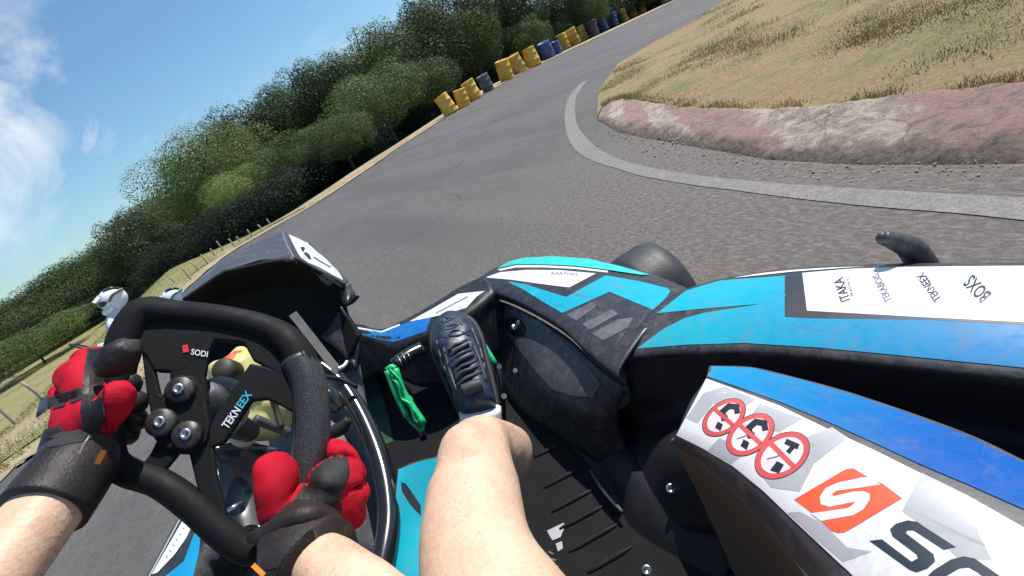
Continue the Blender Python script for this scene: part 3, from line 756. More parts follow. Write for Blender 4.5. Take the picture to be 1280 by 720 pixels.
# --- right nose fairing (in front of the right front wheel)
mb = MB()
no = Zs([(598, 350), (620, 332), (645, 321.5), (690, 317.5), (740, 321), (790, 332.5), (830, 345), (868, 362)], .29)
ni = Zs([(600, 360), (622, 364), (645, 372), (678, 388), (704, 404), (728, 425), (750, 444), (774, 461)], .30)
nmid = [a.lerp(b, .5)+Vector((0, 0, .018)) for a, b in zip(no, ni)]
outd = [(a-b).normalized() for a, b in zip(no, ni)]
nlow = [a+o*.02+down*.10 for a, o in zip(no, outd)]; ned = [a+o*.004+down*.012 for a, o in zip(no, outd)]
nin = [a-o*.008+down*.03 for a, o in zip(ni, outd)]
loft(mb, [nlow, ned, nmid, ni, nin], M['black2'], 60, 24, .005)
bv = mb.bvh()
decal(mb, bv, [(622, 336), (634, 329), (650, 323.5), (690, 321.2), (735, 324.4), (775, 334), (812, 344.5), (802, 345), (760, 338.5), (720, 333.5), (680, 331.5), (645, 331.5)], M['teal'], .009)
decal(mb, bv, [(622, 337), (645, 331.8), (680, 331.8), (720, 333.9), (760, 338.8), (760, 341), (720, 336.5), (680, 334.5), (645, 334.5), (626, 338.5)], M['white'])
decal(mb, bv, [(607, 347), (625, 340.5), (660, 337.5), (700, 338), (745, 342), (712, 359.5), (690, 357), (640, 350)], M['white'])
decal(mb, bv, [(634, 352), (655, 355), (708, 371.5), (757, 344.5), (800, 352), (834, 360.5), (838, 364), (834, 371), (817, 388), (762, 365), (703, 391.5), (680, 378), (655, 362.5)], M['cyan'])
for s in ([(708, 393.5), (740, 378.5), (747, 382), (721, 401)], [(728, 405), (765, 387), (773, 392.5), (737, 413)], [(740, 417), (772, 399.5), (792, 397), (785, 410), (754, 426)]): decal(mb, bv, s, M['slat'])
text(mb, bv, 'KARTING', (689, 343.2), (722, 344.6), 3.2, M['inkgrey'])
mb.build('nose_fairing', KART)
# inner black panel under the fairing, with its recess and bolt
mb = MB()
top = [p+Vector((0, 0, -.012)) for p in nin]
mid_ = Zs([(590, 372, .22), (618, 392, .2), (640, 425, .19), (660, 460, .18), (690, 490, .18), (718, 512, .18), (742, 525, .18), (772, 522, .18)])
bot = Zs([(580, 395, .07), (606, 440, .07), (628, 480, .07), (652, 512, .07), (690, 540, .07), (722, 562, .07), (750, 578, .07), (790, 580, .07)])
loft(mb, [top, mid_, bot], M['black'], 40, 16, .004)
bv = mb.bvh()
decal(mb, bv, [(628, 384), (642, 377), (664, 392), (702, 424), (735, 458), (752, 480), (742, 497), (712, 494), (690, 486), (668, 462), (648, 436), (634, 415)], M['charcoal'], .003, 10)
decal(mb, bv, ell(645, 409, 15, 11, 40), M['matte'], .0042)
mb.build('inner_panel', KART)
mb = MB(); c = bv.ray_cast(CAM, ray(646, 410).normalized())[0]
for i, (dx, dz) in enumerate([(0, 0), (.012, .006), (-.01, .004)]): lathe(mb, [(0, .0), (.008, 0), (.008, .012), (.004, .014), (0, .014)], c+Vector((dx, 0, dz+.002)), (CAM-c)+Vector((.3*i, .2, 0)), M['steel'], 6)
mb.build('mounting_bolt', KART, smooth=False)
# --- outer side pod, right
mb = MB()
po = Zs([(862, 359), (905, 348.5), (980, 337.5), (1060, 333), (1130, 331), (1205, 330.5), (1280, 330), (1420, 331)], .295)
pi_ = Zs([(776, 441), (836, 434.5), (930, 431.5), (1020, 437), (1110, 446), (1195, 454.5), (1280, 463), (1440, 482)], .30)
pm = [a.lerp(b, .5)+Vector((0, 0, .022)) for a, b in zip(po, pi_)]
od = [(a-b).normalized() for a, b in zip(po, pi_)]
loft(mb, [[a+o*.035+down*.15 for a, o in zip(po, od)], [a+o*.02+down*.03 for a, o in zip(po, od)], po, pm, pi_, [a-o*.008+down*.02 for a, o in zip(pi_, od)]], M['black2'], 64, 36, .005)
bv = mb.bvh()
decal(mb, bv, [(821, 392), (858, 363.5), (900, 351), (980, 345.2), (1100, 345), (1500, 345), (1500, 470), (1280, 460), (1195, 451.5), (1110, 443), (1020, 434.5), (930, 429), (860, 431), (796, 436), (830, 411), (856, 398), (880, 391.5), (953, 380), (870, 387)], M['cyan'], .0012, 16)
decal(mb, bv, [(981, 342.5), (1003, 341), (1500, 333), (1500, 425), (1280, 406.5), (1160, 400), (1006, 398), (981, 396.5)], M['ink'], .002, 16)
decal(mb, bv, [(1003, 342), (1060, 337), (1130, 334.5), (1280, 333.2), (1500, 333), (1500, 420), (1280, 403.5), (1160, 397.5), (1009, 389)], M['white'], .003, 16)
decal(mb, bv, [(917, 347.8), (950, 342.2), (990, 338), (1040, 335), (1083, 333.5), (1040, 336.6), (990, 340.2), (950, 344.6)], M['white'], .0022)
text(mb, bv, 'ITAKA', (1063, 376), (1053, 347), 12, M['ink'], .0042)
text(mb, bv, 'PLASTICS', (1067, 371), (1061, 348), 3.2, M['inkgrey'], .0042)
text(mb, bv, 'TEKABOIS', (1115, 376), (1098, 342), 9, M['inkgrey'], .0042)
text(mb, bv, 'TEKNEEX', (1177, 374), (1154, 341), 10, M['ink'], .0042)
text(mb, bv, 'BOXS', (1240, 369), (1216, 344), 18, M['ink'], .0042)
mb.build('side_pod', KART)
# trough between pod and inner fairing
mb = MB()
r0 = [a-o*.006+down*.014 for a, o in zip(pi_, od)]
r1 = [a-o*.03+down*.10 for a, o in zip(pi_, od)]
r2 = Zs([(760, 520, .12), (800, 545, .12), (850, 560, .2), (905, 560, .28), (985, 560, .32), (1080, 600, .33), (1200, 660, .33), (1400, 760, .33)])
r3 = Zs([(715, 560, .05), (765, 620, .05), (840, 660, .08), (930, 660, .15), (1010, 640, .2), (1100, 690, .22), (1250, 780, .22), (1440, 900, .22)])
loft(mb, [r0, r1, r2, r3], M['trough'], 40, 24, .004)
mb.build('pod_trough', KART)
# bumper end hook and rear tyre edge beyond the pod
mb = MB(); tube(mb, [Z(1101, 291, .36), Z(1104, 297, .35), Z(1118, 301, .33), Z(1140, 312, .30), Z(1156, 338, .24)], [.004, .011, .015, .020, .024], M['charcoal'], 12)
for v in mb.v: pass
mb.build('bumper_bracket', KART)
mb = MB(); wc = Vector((.80, -.12, .135)); lathe(mb, [(.05, -.09), (.118, -.09), (.135, -.075), (.14, 0), (.135, .075), (.118, .09), (.05, .09)], wc, (1, 0, 0), M['rubber'], 40)
w = mb.build('rear_wheel', KART); 
mb = MB(); lathe(mb, [(0, -.06), (.06, -.06), (.06, .07), (0, .07)], wc, (1, 0, 0), M['steel'], 20); mb.build('rim', w)
# --- inner fairing with the warning roundels
mb = MB()
ft = Zs([(889, 457), (940, 459), (995, 472), (1053, 488), (1131, 514), (1209, 543), (1280, 577), (1440, 660)], .425)
fb = Zs([(882, 474), (930, 491), (975, 506), (1035, 533), (1092, 559), (1150, 589), (1230, 628), (1420, 735)], .445)
fe = Zs([(845, 545), (883, 564), (923, 590), (968, 627), (1015, 673), (1060, 716), (1130, 790), (1260, 930)], .425)
fl = Zs([(839, 553), (876, 580), (911, 609), (950, 648), (985, 692), (1016, 736), (1070, 820), (1180, 970)], .395)
fmid = [a.lerp(b, .5)+Vector((0, 0, .006)) for a, b in zip(fb, fe)]
loft(mb, [[p+Vector((.02, .004, -.05)) for p in ft], ft, fb, fmid, fe, fl], M['charcoal'], 60, 40, .005)
bv = mb.bvh()
decal(mb, bv, [(890, 458.5), (940, 460.5), (995, 474), (1053, 490), (1131, 516), (1209, 546), (1280, 580), (1420, 655), (1420, 720), (1279, 637), (1209, 606), (1150, 581), (1092, 554), (1035, 528), (975, 503), (930, 487), (884, 471)], M['blue'])
decal(mb, bv, [(883, 474), (930, 491), (975, 508), (1035, 537), (1092, 563), (1150, 592), (1209, 620), (1279, 660), (1405, 733), (1330, 850), (1240, 905), (1128, 785), (1060, 713), (1053, 707), (1020, 676), (987, 645), (955, 614), (917, 583), (880, 561), (846, 544)], M['white'], .0012, 16)
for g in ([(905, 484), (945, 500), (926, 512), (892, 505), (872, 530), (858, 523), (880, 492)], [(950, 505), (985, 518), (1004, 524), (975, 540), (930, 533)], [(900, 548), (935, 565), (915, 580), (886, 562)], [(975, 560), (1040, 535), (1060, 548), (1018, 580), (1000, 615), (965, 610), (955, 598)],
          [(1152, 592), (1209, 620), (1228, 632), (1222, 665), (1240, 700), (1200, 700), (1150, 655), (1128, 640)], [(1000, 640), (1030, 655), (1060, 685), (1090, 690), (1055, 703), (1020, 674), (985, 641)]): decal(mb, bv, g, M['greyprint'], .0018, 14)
def roundel(cx, cy, rx, ry, ang, kind):
    decal(mb, bv, ell(cx, cy, rx+.9, ry+.9, ang), M['ink'], .0022, 9)
    decal(mb, bv, ell(cx, cy, rx, ry, ang), M['redprint'], .0027, 9)
    decal(mb, bv, ell(cx, cy, rx*.79, ry*.77, ang), M['pink'], .0032, 9)
    a = math.radians(ang); q = lambda u, v: (cx+u*rx*math.cos(a)-v*ry*math.sin(a), cy+u*rx*math.sin(a)+v*ry*math.cos(a))
    if kind < 2:
        decal(mb, bv, stroke([q(.55, .35), q(.68, -.05), q(.45, -.4), q(.1, -.35), q(-.02, .05), q(.12, .2)], rx*.24), M['ink'], .0037, 900)
        decal(mb, bv, [q(-.55, .2), q(-.3, .0), q(-.2, .35), q(-.45, .62)], M['ink'], .0037, 900)
    else:
        decal(mb, bv, stroke([q(.35, -.5), q(.5, -.15), q(.62, .1)], rx*.2), M['ink'], .0037, 900)
        decal(mb, bv, stroke([q(.2, .05), q(.55, -.1)], rx*.16), M['ink'], .0037, 900)
        decal(mb, bv, [q(-.62, .3), q(-.25, .1), q(-.12, .45), q(-.42, .68)], M['ink'], .0037, 900)
    if kind: decal(mb, bv, stroke([q(-.5, -.25), q(-.2, -.1), q(.1, .0)], rx*.05), M['inkgrey'], .0037, 900)
    decal(mb, bv, stroke([q(-.1, -.78), q(.12, .78)], rx*.17), M['redprint'], .0042, 900)
roundel(905.5, 522.5, 30, 18.5, -36, 0); roundel(938.5, 544, 33, 21.5, -36, 1); roundel(978.5, 570, 37, 25, -33, 2)
# orange emblem with a white S
z3 = lambda L: [(960+x/4, 560+y/4) for x, y in L]
decal(mb, bv, z3([(135, 260), (375, 118), (400, 107), (430, 106), (505, 150), (580, 185), (672, 255), (420, 405), (385, 424), (350, 427), (320, 415), (272, 370), (225, 328)]), M['orange'], .0024, 12)
S_ = z3([(470, 152), (350, 178), (290, 205), (262, 248), (268, 285), (310, 298), (400, 280), (440, 272), (425, 290), (400, 305), (215, 330), (270, 368), (430, 340), (480, 310), (512, 262), (510, 232), (480, 220), (430, 222), (330, 245), (322, 235), (345, 218), (480, 200), (565, 186), (510, 150)])
decal(mb, bv, S_, M['white'], .0032, 10)
decal(mb, bv, z3([(510, 467), (572, 460), (720, 572), (752, 555), (745, 535), (625, 445), (612, 410), (640, 383), (700, 365), (745, 372), (942, 500), (880, 512), (730, 415), (700, 415), (690, 428), (830, 535), (838, 570), (800, 605), (745, 625), (710, 612)]), M['letter'], .0024, 12)
decal(mb, bv, z3([(800, 645), (830, 615), (915, 562), (980, 545), (1035, 556), (1170, 650), (1300, 760), (1230, 850), (1100, 760), (1180, 770), (1200, 750), (1050, 625), (1005, 600), (960, 605), (880, 650), (960, 730), (900, 740)]), M['letter'], .0024, 12)
mb.build('inner_fairing', KART)
mb = MB()
fw_ = [p+Vector((0, 0, -.35)) for p in fl]
loft(mb, [[p+Vector((0, 0, .004)) for p in fl], [p+Vector((.006, .004, -.12)) for p in fl], fw_], M['brownside'], 40, 16, .005)
mb.build('fairing_side', KART)
# --- floor pan with ribs and screws
mb = MB()
fa = Zs([(380, 470, .1), (430, 445, .16), (490, 418, .2), (545, 400, .22), (600, 375, .2)])
f2 = Zs([(370, 560, .08), (430, 520, .06), (500, 480, .06), (570, 440, .06), (640, 440, .06)])
f3 = Zs([(360, 680, .1), (440, 650, .05), (540, 600, .05), (640, 540, .05), (735, 575, .05)])
f4 = Zs([(340, 860, .1), (460, 820, .05), (600, 760, .05), (720, 690, .05), (830, 650, .06)])
f5 = Zs([(400, 1100, .1), (560, 1000, .05), (720, 900, .05), (860, 800, .05), (980, 760, .08)])
loft(mb, [fa, f2, f3, f4, f5], M['matte'], 30, 40, .006)
bv = mb.bvh()
for i, (a, b) in enumerate([((680, 610), (726, 586)), ((690, 640), (742, 612)), ((700, 662), (756, 632)), ((712, 690), (772, 656)), ((735, 716), (790, 684)), ((668, 572), (700, 556))]):
    P = [bv.ray_cast(CAM, ray(a[0]+(b[0]-a[0])*k/4, a[1]+(b[1]-a[1])*k/4).normalized())[0]+Vector((0, 0, .001)) for k in range(5)]
    tube(mb, P, [.003, .0055, .0055, .0055, .002], M['trough'], 8)
decal(mb, bv, [(684, 664), (705, 654), (707, 658), (701, 672), (691, 676)], M['greyprint'], .004)
decal(mb, bv, [(695, 680), (703, 677), (704, 686), (698, 690)], M['greyprint'], .004)
for i in range(5): decal(mb, bv, stroke([(686+i*3.2, 690+i*9), (692+i*3.5, 693+i*8)], 2.2), M['slat'], .004, 900)
decal(mb, bv, [(448, 480), (470, 470), (486, 520), (492, 552), (470, 560), (455, 530)], plain('green_reflection_tint', (.018, .06, .03), .5, var=.5, nscale=12), .004, 12)  # green reflection painted onto the dark floor plastic
mb.build('floor_pan', KART)
# ridge moulding of the floor and the leg-side wall with screws
mb = MB()
g0 = Zs([(740, 575, .055), (760, 612, .055), (775, 640, .055), (790, 665, .055), (840, 700, .055), (900, 740, .055)])
loft(mb, [g0, [p+Vector((.03, .0, .03)) for p in g0], [p+Vector((.07, .02, .05)) for p in g0], [p+Vector((.12, .04, .05)) for p in g0]], M['trough'], 24, 14, .004)
tube(mb, [Z(738, 588, .08), Z(757, 616, .08), Z(778, 640, .08)], [.003, .005, .003], M['charcoal'], 8)
bvw = mb.bvh(); mb.build('floor_ridge', KART)
for px, py in ((839, 611), (809, 713), (586, 548)):
    r = ray(px, py).normalized(); hit = None
    for o in bpy.data.objects:
        if o.parent == KART and o.name.split('.')[0] in ('pod_trough', 'floor_ridge', 'floor_pan', 'fairing_side'):
            b = BVHTree.FromPolygons([v.co+Vector((-.05, .55, 0)) for v in o.data.vertices], [list(p.vertices) for p in o.data.polygons])
            q = b.ray_cast(CAM, r)
            if q[0] and (hit is None or q[3] < hit[1]): hit = (q[0], q[3])
    if hit:
        mb = MB(); lathe(mb, [(.0035, 0), (.0085, 0), (.0085, .003), (.006, .004), (.0035, .004), (.0035, .001)], hit[0]+Vector((0, 0, .001)), CAM-hit[0], M['steel'], 16); mb.build('screw', KART)
# --- front bumper
mb = MB()
bo = Zs([(330, 440), (400, 424), (442, 407), (477, 413.5), (505, 402), (540, 383), (575, 361), (608, 346)], .30)
bi = Zs([(335, 460), (405, 440), (447, 420), (490, 431), (532, 419), (560, 405), (590, 385), (618, 363)], .30)
bm_ = [a.lerp(b, .5)+Vector((0, 0, .012)) for a, b in zip(bo, bi)]
bod = [(a-b).normalized() for a, b in zip(bo, bi)]
loft(mb, [[a+o*.03+down*.15 for a, o in zip(bo, bod)], bo, bm_, bi, [a-o*.01+down*.05 for a, o in zip(bi, bod)], [a-o*.03+down*.16 for a, o in zip(bi, bod)]], M['black'], 50, 30, .004)
bv = mb.bvh()
decal(mb, bv, [(444, 409), (477, 415), (502, 405.5), (540, 394), (533, 414), (492, 428), (448, 418)], M['noseblue'], .0012, 8)
decal(mb, bv, [(444, 408.5), (477, 414), (500, 405), (500, 407), (477, 416.2), (444, 410.5)], M['ltext'], .002, 8)
decal(mb, bv, [(512, 402), (540, 386.5), (573, 367.5), (606, 364), (596, 371), (583, 385), (560, 392), (538, 397)], M['white'], .002, 8)
decal(mb, bv, stroke([(545, 392), (585, 371)], 1.6), M['inkgrey'], .003, 900)
mb.build('front_bumper', KART)
mb = MB(); tube(mb, [Z(452, 452, .2), Z(468, 438, .21), Z(488, 426, .22)], [.006, .006, .006], M['charcoal'], 8); tube(mb, [Z(596, 400, .12), Z(560, 420, .12), Z(500, 450, .12), Z(440, 480, .12)], .014, M['gloss'], 12); mb.build('bumper_tube', KART)
# --- front wheels
def wheel(name, c, axis, r=.135, w=.11):
    mb = MB(); lathe(mb, [(.06, -w*.42), (r*.86, -w*.5), (r*.97, -w*.42), (r, -w*.2), (r, w*.2), (r*.97, w*.42), (r*.86, w*.5), (.06, w*.42)], c, axis, M['rubber'], 48)
    o = mb.build(name, KART); mb = MB(); lathe(mb, [(0, -w*.3), (.062, -w*.46), (.062, w*.46), (.04, w*.3), (0, w*.3)], c, axis, M['steel'], 24); mb.build('rim', o); return o
wheel('front_wheel', Vector((.735, .985, .135)), (1, -.25, 0), .142, .14)
wheel('front_wheel', Vector((-.62, 1.15, .135)), (1, -.25, 0), .135)
wheel('rear_wheel', Vector((-.70, -.15, .135)), (1, 0, 0), .14, .18)
# --- left side pod
mb = MB()
lo = Zs([(300, 535), (281, 566), (250, 612), (224, 650), (185, 722), (140, 800)], .27)
li_ = Zs([(350, 580), (330, 605), (300, 640), (268, 672), (245, 722), (215, 800)], .29)
lod = [(a-b).normalized() for a, b in zip(lo, li_)]
loft(mb, [[a+o*.03+down*.14 for a, o in zip(lo, lod)], lo, [a.lerp(b, .5)+Vector((0, 0, .015)) for a, b in zip(lo, li_)], li_, [a-o*.02+down*.12 for a, o in zip(li_, lod)]], M['black'], 40, 24, .005)
bv = mb.bvh()
decal(mb, bv, stroke([(281, 567), (250, 613), (224.5, 650.5), (186, 722), (160, 768)], 2.0), M['greyprint'], .0012, 8)
decal(mb, bv, [(229, 650), (240, 658.5), (233, 673), (218, 694), (197, 716), (190, 718), (206, 690)], M['white'], .0015, 8)
decal(mb, bv, [(278, 574), (285, 577), (262, 610), (252, 618), (250, 612)], M['white'], .0015, 8)
decal(mb, bv, [(245, 662), (251, 668), (249, 690), (242, 718), (228, 760), (180, 790), (205, 722), (230, 702)], M['blue'], .0015, 8)
for i in range(6): decal(mb, bv, stroke([(229-i*4.2, 660+i*7), (231-i*4.2, 662.5+i*7)], 1.3), M['inkgrey'], .0025, 900)
mb.build('side_pod', KART)
# --- front panel (seen from its hollow back) with its bright side sticker
mb = MB()
A1, A2, A3 = D(232, 377, 1.02), D(281, 342, 1.05), D(367, 324, 1.10)
B1, B2, B3 = D(231, 364, 1.12), D(279, 325, 1.17), D(354, 289, 1.30)
C1, C2, C3 = D(436, 352, 1.34), D(447, 366, 1.20), D(432, 350, 1.15)
toplip = [[D(226, 366, 1.12), B1, B2, D(316, 306, 1.24), B3], [D(228, 372, 1.06), D(233, 373, 1.05), D(280, 338, 1.08), D(322, 325, 1.11), A3]]
loft(mb, toplip, M['charcoal'], 40, 8, .006, sharp=True)
L_side = [[B3, D(388, 305, 1.36), D(412, 328, 1.37), C1], [A3, D(383, 334, 1.16), D(405, 343, 1.18), D(430, 358, 1.2)]]
loft(mb, L_side, M['charcoal'], 24, 8, .006, sharp=True)
# hollow inner faces
loft(mb, [[D(231, 377, 1.03), D(281, 342, 1.06), D(330, 331, 1.09), D(367, 325, 1.11), D(404, 344, 1.18), D(431, 358, 1.2)],
          [D(236, 390, 1.2), D(285, 372, 1.24), D(335, 360, 1.26), D(375, 360, 1.27), D(405, 368, 1.26), D(428, 372, 1.23)],
          [D(245, 430, 1.24), D(300, 420, 1.27), D(345, 410, 1.28), D(385, 410, 1.27), D(415, 405, 1.24), D(432, 392, 1.2)],
          [D(255, 465, 1.2), D(310, 470, 1.22), D(360, 470, 1.23), D(400, 472, 1.2), D(430, 462, 1.17), D(449, 418, 1.16)]], M['matte'], 40, 30, .008, sharp=True)
loft(mb, [[D(438, 354, 1.3), D(440, 360, 1.25), D(446, 368, 1.2)], [D(428, 362, 1.21), D(430, 372, 1.2), D(433, 384, 1.2)]], M['black'], 10, 6, .01)
loft(mb, [[D(424, 386, 1.22), D(436, 395, 1.22), D(452, 416, 1.22)], [D(400, 420, 1.2), D(425, 440, 1.18), D(444, 462, 1.15)]], M['black'], 10, 8, .01)
bv = mb.bvh()
z4 = lambda L: [(350+x/9, 280+y/9) for x, y in L]
decal(mb, bv, z4([(92, 118), (330, 215), (370, 245), (420, 318), (445, 335), (475, 325), (510, 365), (640, 520), (690, 590), (708, 635), (590, 575), (440, 490), (310, 435), (235, 385), (190, 320)]), M['white'], .0015, 8)
decal(mb, bv, z4([(228, 262), (270, 262), (300, 330), (330, 350), (350, 405), (320, 395), (270, 340), (235, 290)]), M['ink'], .0025, 900)
decal(mb, bv, stroke(z4([(375, 375), (450, 425), (565, 490)]), 1.3), M['ink'], .0025, 900)
decal(mb, bv, z4([(355, 490), (430, 500), (625, 630), (580, 680), (540, 692), (470, 640)]), M['slat'], .003, 8)
decal(mb, bv, stroke([(353, 290), (358, 305), (367, 322)], 2), M['inkgrey'], .002, 900)
mb.build('front_panel', KART)
mb = MB(); a, b = D(366, 392, 1.10), D(424, 466, 1.08); d = (b-a); s = d.cross(ray(390, 430)).normalized()*.009
slab(mb, [a-s, b-s, b+s, a+s], s.cross(d), .004, M['alu']); mb.build('panel_strut', KART, smooth=False)
mb = MB(); tube(mb, [D(422, 462, 1.07), D(430, 458, 1.08), D(434, 452, 1.09)], .006, M['steel'], 8); mb.build('panel_clamp', KART)
mb = MB()
tube(mb, [D(426, 384, 1.2), D(436, 400, 1.2), D(452, 420, 1.2)], .003, M['charcoal'], 8); mb.build('panel_cable', KART)
# --- fuel tank seen through the steering wheel
mb = MB()
blob(mb, None, M['tank'], 4, D(300, 480, 1.02), (.075, .06, .065), None, .25)
blob(mb, None, M['tank'], 4, D(330, 512, 1.04), (.06, .06, .06), None, .2)
decal(mb, MB.bvh(mb), [(268, 441), (284, 429), (304, 431), (302, 438), (284, 446), (276, 456), (269, 454)], M['orange'], .003, 8)
TK = mb.build('fuel_tank', KART)
mb = MB(); a = D(292, 466, .93); ax = (D(268, 458, .86)-a); lathe(mb, [(0, 0), (.019, 0), (.021, .004), (.021, .04), (.018, .045), (0, .045)], a, ax, M['olive'], 20); mb.build('tank_cap', TK)
mb = MB(); tube(mb, [D(318, 524, .9), D(340, 532, .92), D(362, 541, .94)], .009, M['charcoal'], 12); tube(mb, [D(341, 500, .93), D(346, 515, .93), D(352, 534, .92)], .006, M['olive'], 8); mb.build('track_rod', KART)
mb = MB(); blob(mb, None, M['capwhite'], 3, D(301, 540, .86), (.022, .022, .03)); mb.build('filler_bottle', KART)
mb = MB(); loft(mb, [[D(262, 560, .95), D(300, 552, .98), D(350, 560, 1.0)], [D(275, 600, .95), D(305, 610, .95), D(350, 610, .98)], [D(275, 660, .9), D(300, 670, .88), D(340, 660, .9)]], M['gloss'], 16, 12, .006)
tube(mb, [D(283, 640, .82), D(292, 634, .82), D(303, 628, .84)], .004, M['steel'], 8); mb.build('steering_bracket', KART); mb = MB(); blob(mb, None, M['slat'], 2, D(288, 664, .66), (.012, .012, .012)); mb.build('rod_end', KART)
# --- glossy frame tube, column cover, cyan tank cover
mb = MB()
tube(mb, [D(398, 455, 1.12), D(425, 478, 1.1), D(452, 520, 1.05), (D(476, 580, .97)), D(486, 640, .9), D(480, 695, .84), D(462, 760, .78)], [.016, .018, .020, .021, .021, .021, .021], M['gloss'], 18)
mb.build('frame_tube', KART)
mb = MB()
loft(mb, [[D(396, 470, 1.14), D(425, 462, 1.18), D(450, 455, 1.2)], [D(392, 520, 1.08), D(428, 512, 1.12), D(462, 520, 1.14)], [D(392, 575, 1.02), D(440, 570, 1.05), D(478, 585, 1.06)], [D(400, 700, .92), D(440, 690, .95), D(476, 700, .95)]], M['charcoal'], 20, 24, .006)
mb.build('column_cover', KART)
mb = MB(); tube(mb, [D(398, 488, 1.0), D(412, 496, 1.0), D(425, 512, 1.0)], [.012, .02, .016], M['gloss'], 12); tube(mb, [D(402, 470, 1.02), D(425, 474, 1.04), D(446, 484, 1.06)], .005, M['gloss'], 8); tube(mb, [D(405, 545, .98), D(425, 536, .98), D(436, 524, .98)], [.012, .014, .008], M['leather'], 10); mb.build('steering_joint', KART)
mb = MB()
loft(mb, [[D(496, 586, .94), D(515, 578, .95), D(560, 566, .97)], [D(490, 650, .88), D(515, 648, .9), D(560, 640, .92)], [D(476, 735, .8), D(505, 735, .82), D(560, 735, .84)]], M['black'], 12, 16, .02)
bv = mb.bvh(); decal(mb, bv, [(498, 587), (524, 577), (558, 570), (558, 735), (478, 735), (487, 690), (492, 650)], M['cyan'], .0015, 12)
decal(mb, bv, [(501, 603), (507, 604), (526, 632), (526, 645), (512, 630), (502, 614)], M['ink'], .0025, 900)
mb.build('tank_cover', KART)
# --- pedals
def pedal(bars, dist, back):
    mb = MB()
    for pts, r in bars: tube(mb, [D(x, y, d) for x, y, d in pts], r, M['green'], 8)
    o = mb.build('pedal', KART); mb = MB(); tube(mb, [D(x, y, d) for x, y, d in back], .009, M['gloss'], 10); mb.build('pedal_arm', o); return o
pedal([([(484, 463, 1.16), (494, 490, 1.15), (509, 521, 1.14)], .0075), ([(494, 461, 1.16), (505, 492, 1.15), (530, 530, 1.13)], .0085), ([(488, 470, 1.17), (503, 486, 1.16), (522, 526, 1.14)], .006), ([(484, 463, 1.16), (489, 459, 1.16), (494, 461, 1.16)], .0075), ([(500, 495, 1.15), (512, 498, 1.16), (514, 510, 1.14)], .006), ([(490, 474, 1.15), (497, 480, 1.14), (502, 498, 1.14), (512, 505, 1.13), (518, 524, 1.13), (524, 528, 1.13)], .0035), ([(487, 462, 1.15), (500, 476, 1.14), (507, 500, 1.14), (520, 516, 1.13), (530, 534, 1.13)], .003), ([(509, 521, 1.14), (516, 530, 1.14), (527, 538, 1.13), (530, 530, 1.13)], .004)], 0, [(500, 480, 1.18), (515, 500, 1.22), (530, 550, 1.22)])
pedal([([(583, 397, 1.16), (600, 424, 1.15), (619, 455, 1.13)], .007), ([(583, 397, 1.16), (588, 420, 1.17), (597, 440, 1.16)], .005)], 0, [(619, 455, 1.14), (626, 480, 1.13), (628, 540, 1.14)])
mb = MB()
tube(mb, [D(494, 458, 1.2), D(510, 446, 1.22), D(528, 437, 1.24)], .020, M['gloss'], 14)
for k in range(5): x, y = 500+k*5.5, 453.5-k*3.2; tube(mb, [D(x-3.5, y-9, 1.195+k*.01), D(x+1, y-1, 1.18+k*.01), D(x+4, y+8, 1.2+k*.01)], .0013, M['steel'], 6)
mb.build('return_spring', KART)
for (x, y, d) in ((603, 466, 1.1), (644, 463, 1.2), (624, 458, 1.16), (630, 495, 1.05)):
    mb = MB(); lathe(mb, [(0, 0), (.006, 0), (.006, .01), (0, .01)], D(x, y, d-.05), CAM-D(x, y, d), M['steel'], 6); mb.build('linkage_bolt', KART, smooth=False)
# --- seat, behind the picture's lower edge
mb = MB()
loft(mb, [[Vector((-.26, .22, .28)), Vector((-.1, .25, .16)), Vector((.0, .25, .16)), Vector((.17, .22, .28))], [Vector((-.28, .0, .30)), Vector((-.1, .02, .12)), Vector((.0, .02, .12)), Vector((.19, .0, .30))], [Vector((-.27, -.3, .42)), Vector((-.1, -.28, .3)), Vector((.0, -.28, .3)), Vector((.18, -.3, .42))], [Vector((-.22, -.4, .62)), Vector((-.1, -.42, .6)), Vector((.0, -.42, .6)), Vector((.13, -.4, .62))]], M['black'], 20, 24, .01, facing=(0, 0, 3))
mb.build('seat', KART)
# ------------------------------------------------------------------ steering wheel
WC = D(245, 525, .56); WN = Vector((.05, -.80, .57)).normalized()
def WP(px, py, off=0):
    r = ray(px, py); return CAM+r*((WC-CAM).dot(WN)/r.dot(WN))+WN*off

mb = MB()
rimpx = [(215, 391), (180, 391), (157, 425), (146, 480), (138, 530), (140, 572), (160, 590), (200, 604), (240, 632), (285, 672), (318, 688), (350, 670), (372, 635), (382, 590), (388, 530), (384, 475), (364, 432), (330, 410), (275, 397)]
pts = [WP(x, y) for x, y in rimpx]; pts = pts+pts[:1]
rad = [.0160, .0185, .0190, .016, .0145, .0145, .0150, .0150, .0155, .0155, .0155, .0165, .018, .0185, .0195, .0195, .0195, .0165, .0155, .0160]
tube(mb, pts, rad, M['matte'], 18, 130, cap=False)
SWO = mb.build('steering_wheel', KART)
mb = MB(); tube(mb, [WP(x, y) for x, y in [(372, 448), (386, 480), (390, 530), (384, 590), (378, 612)]], [.0204, .0206, .0208, .0200, .0194], M['carbon'], 20, 30); mb.build('carbon_grip', SWO)
def plate(name, poly, th, mat='matte', off=0, bev=True):
    mb = MB(); slab(mb, [WP(x, y, off) for x, y in poly], WN, th, M[mat]); o = mb.build(name, SWO, smooth=False)
    b = o.modifiers.new('bev', 'BEVEL'); b.width = .0025; b.segments = 2; b.limit_method = 'ANGLE'; return o
plate('top_plate', [(172, 400), (215, 388), (280, 393), (345, 412), (378, 442), (378, 478), (352, 470), (318, 452), (306, 430), (270, 426), (263, 442), (228, 467), (196, 465), (184, 445), (166, 436)], .012)
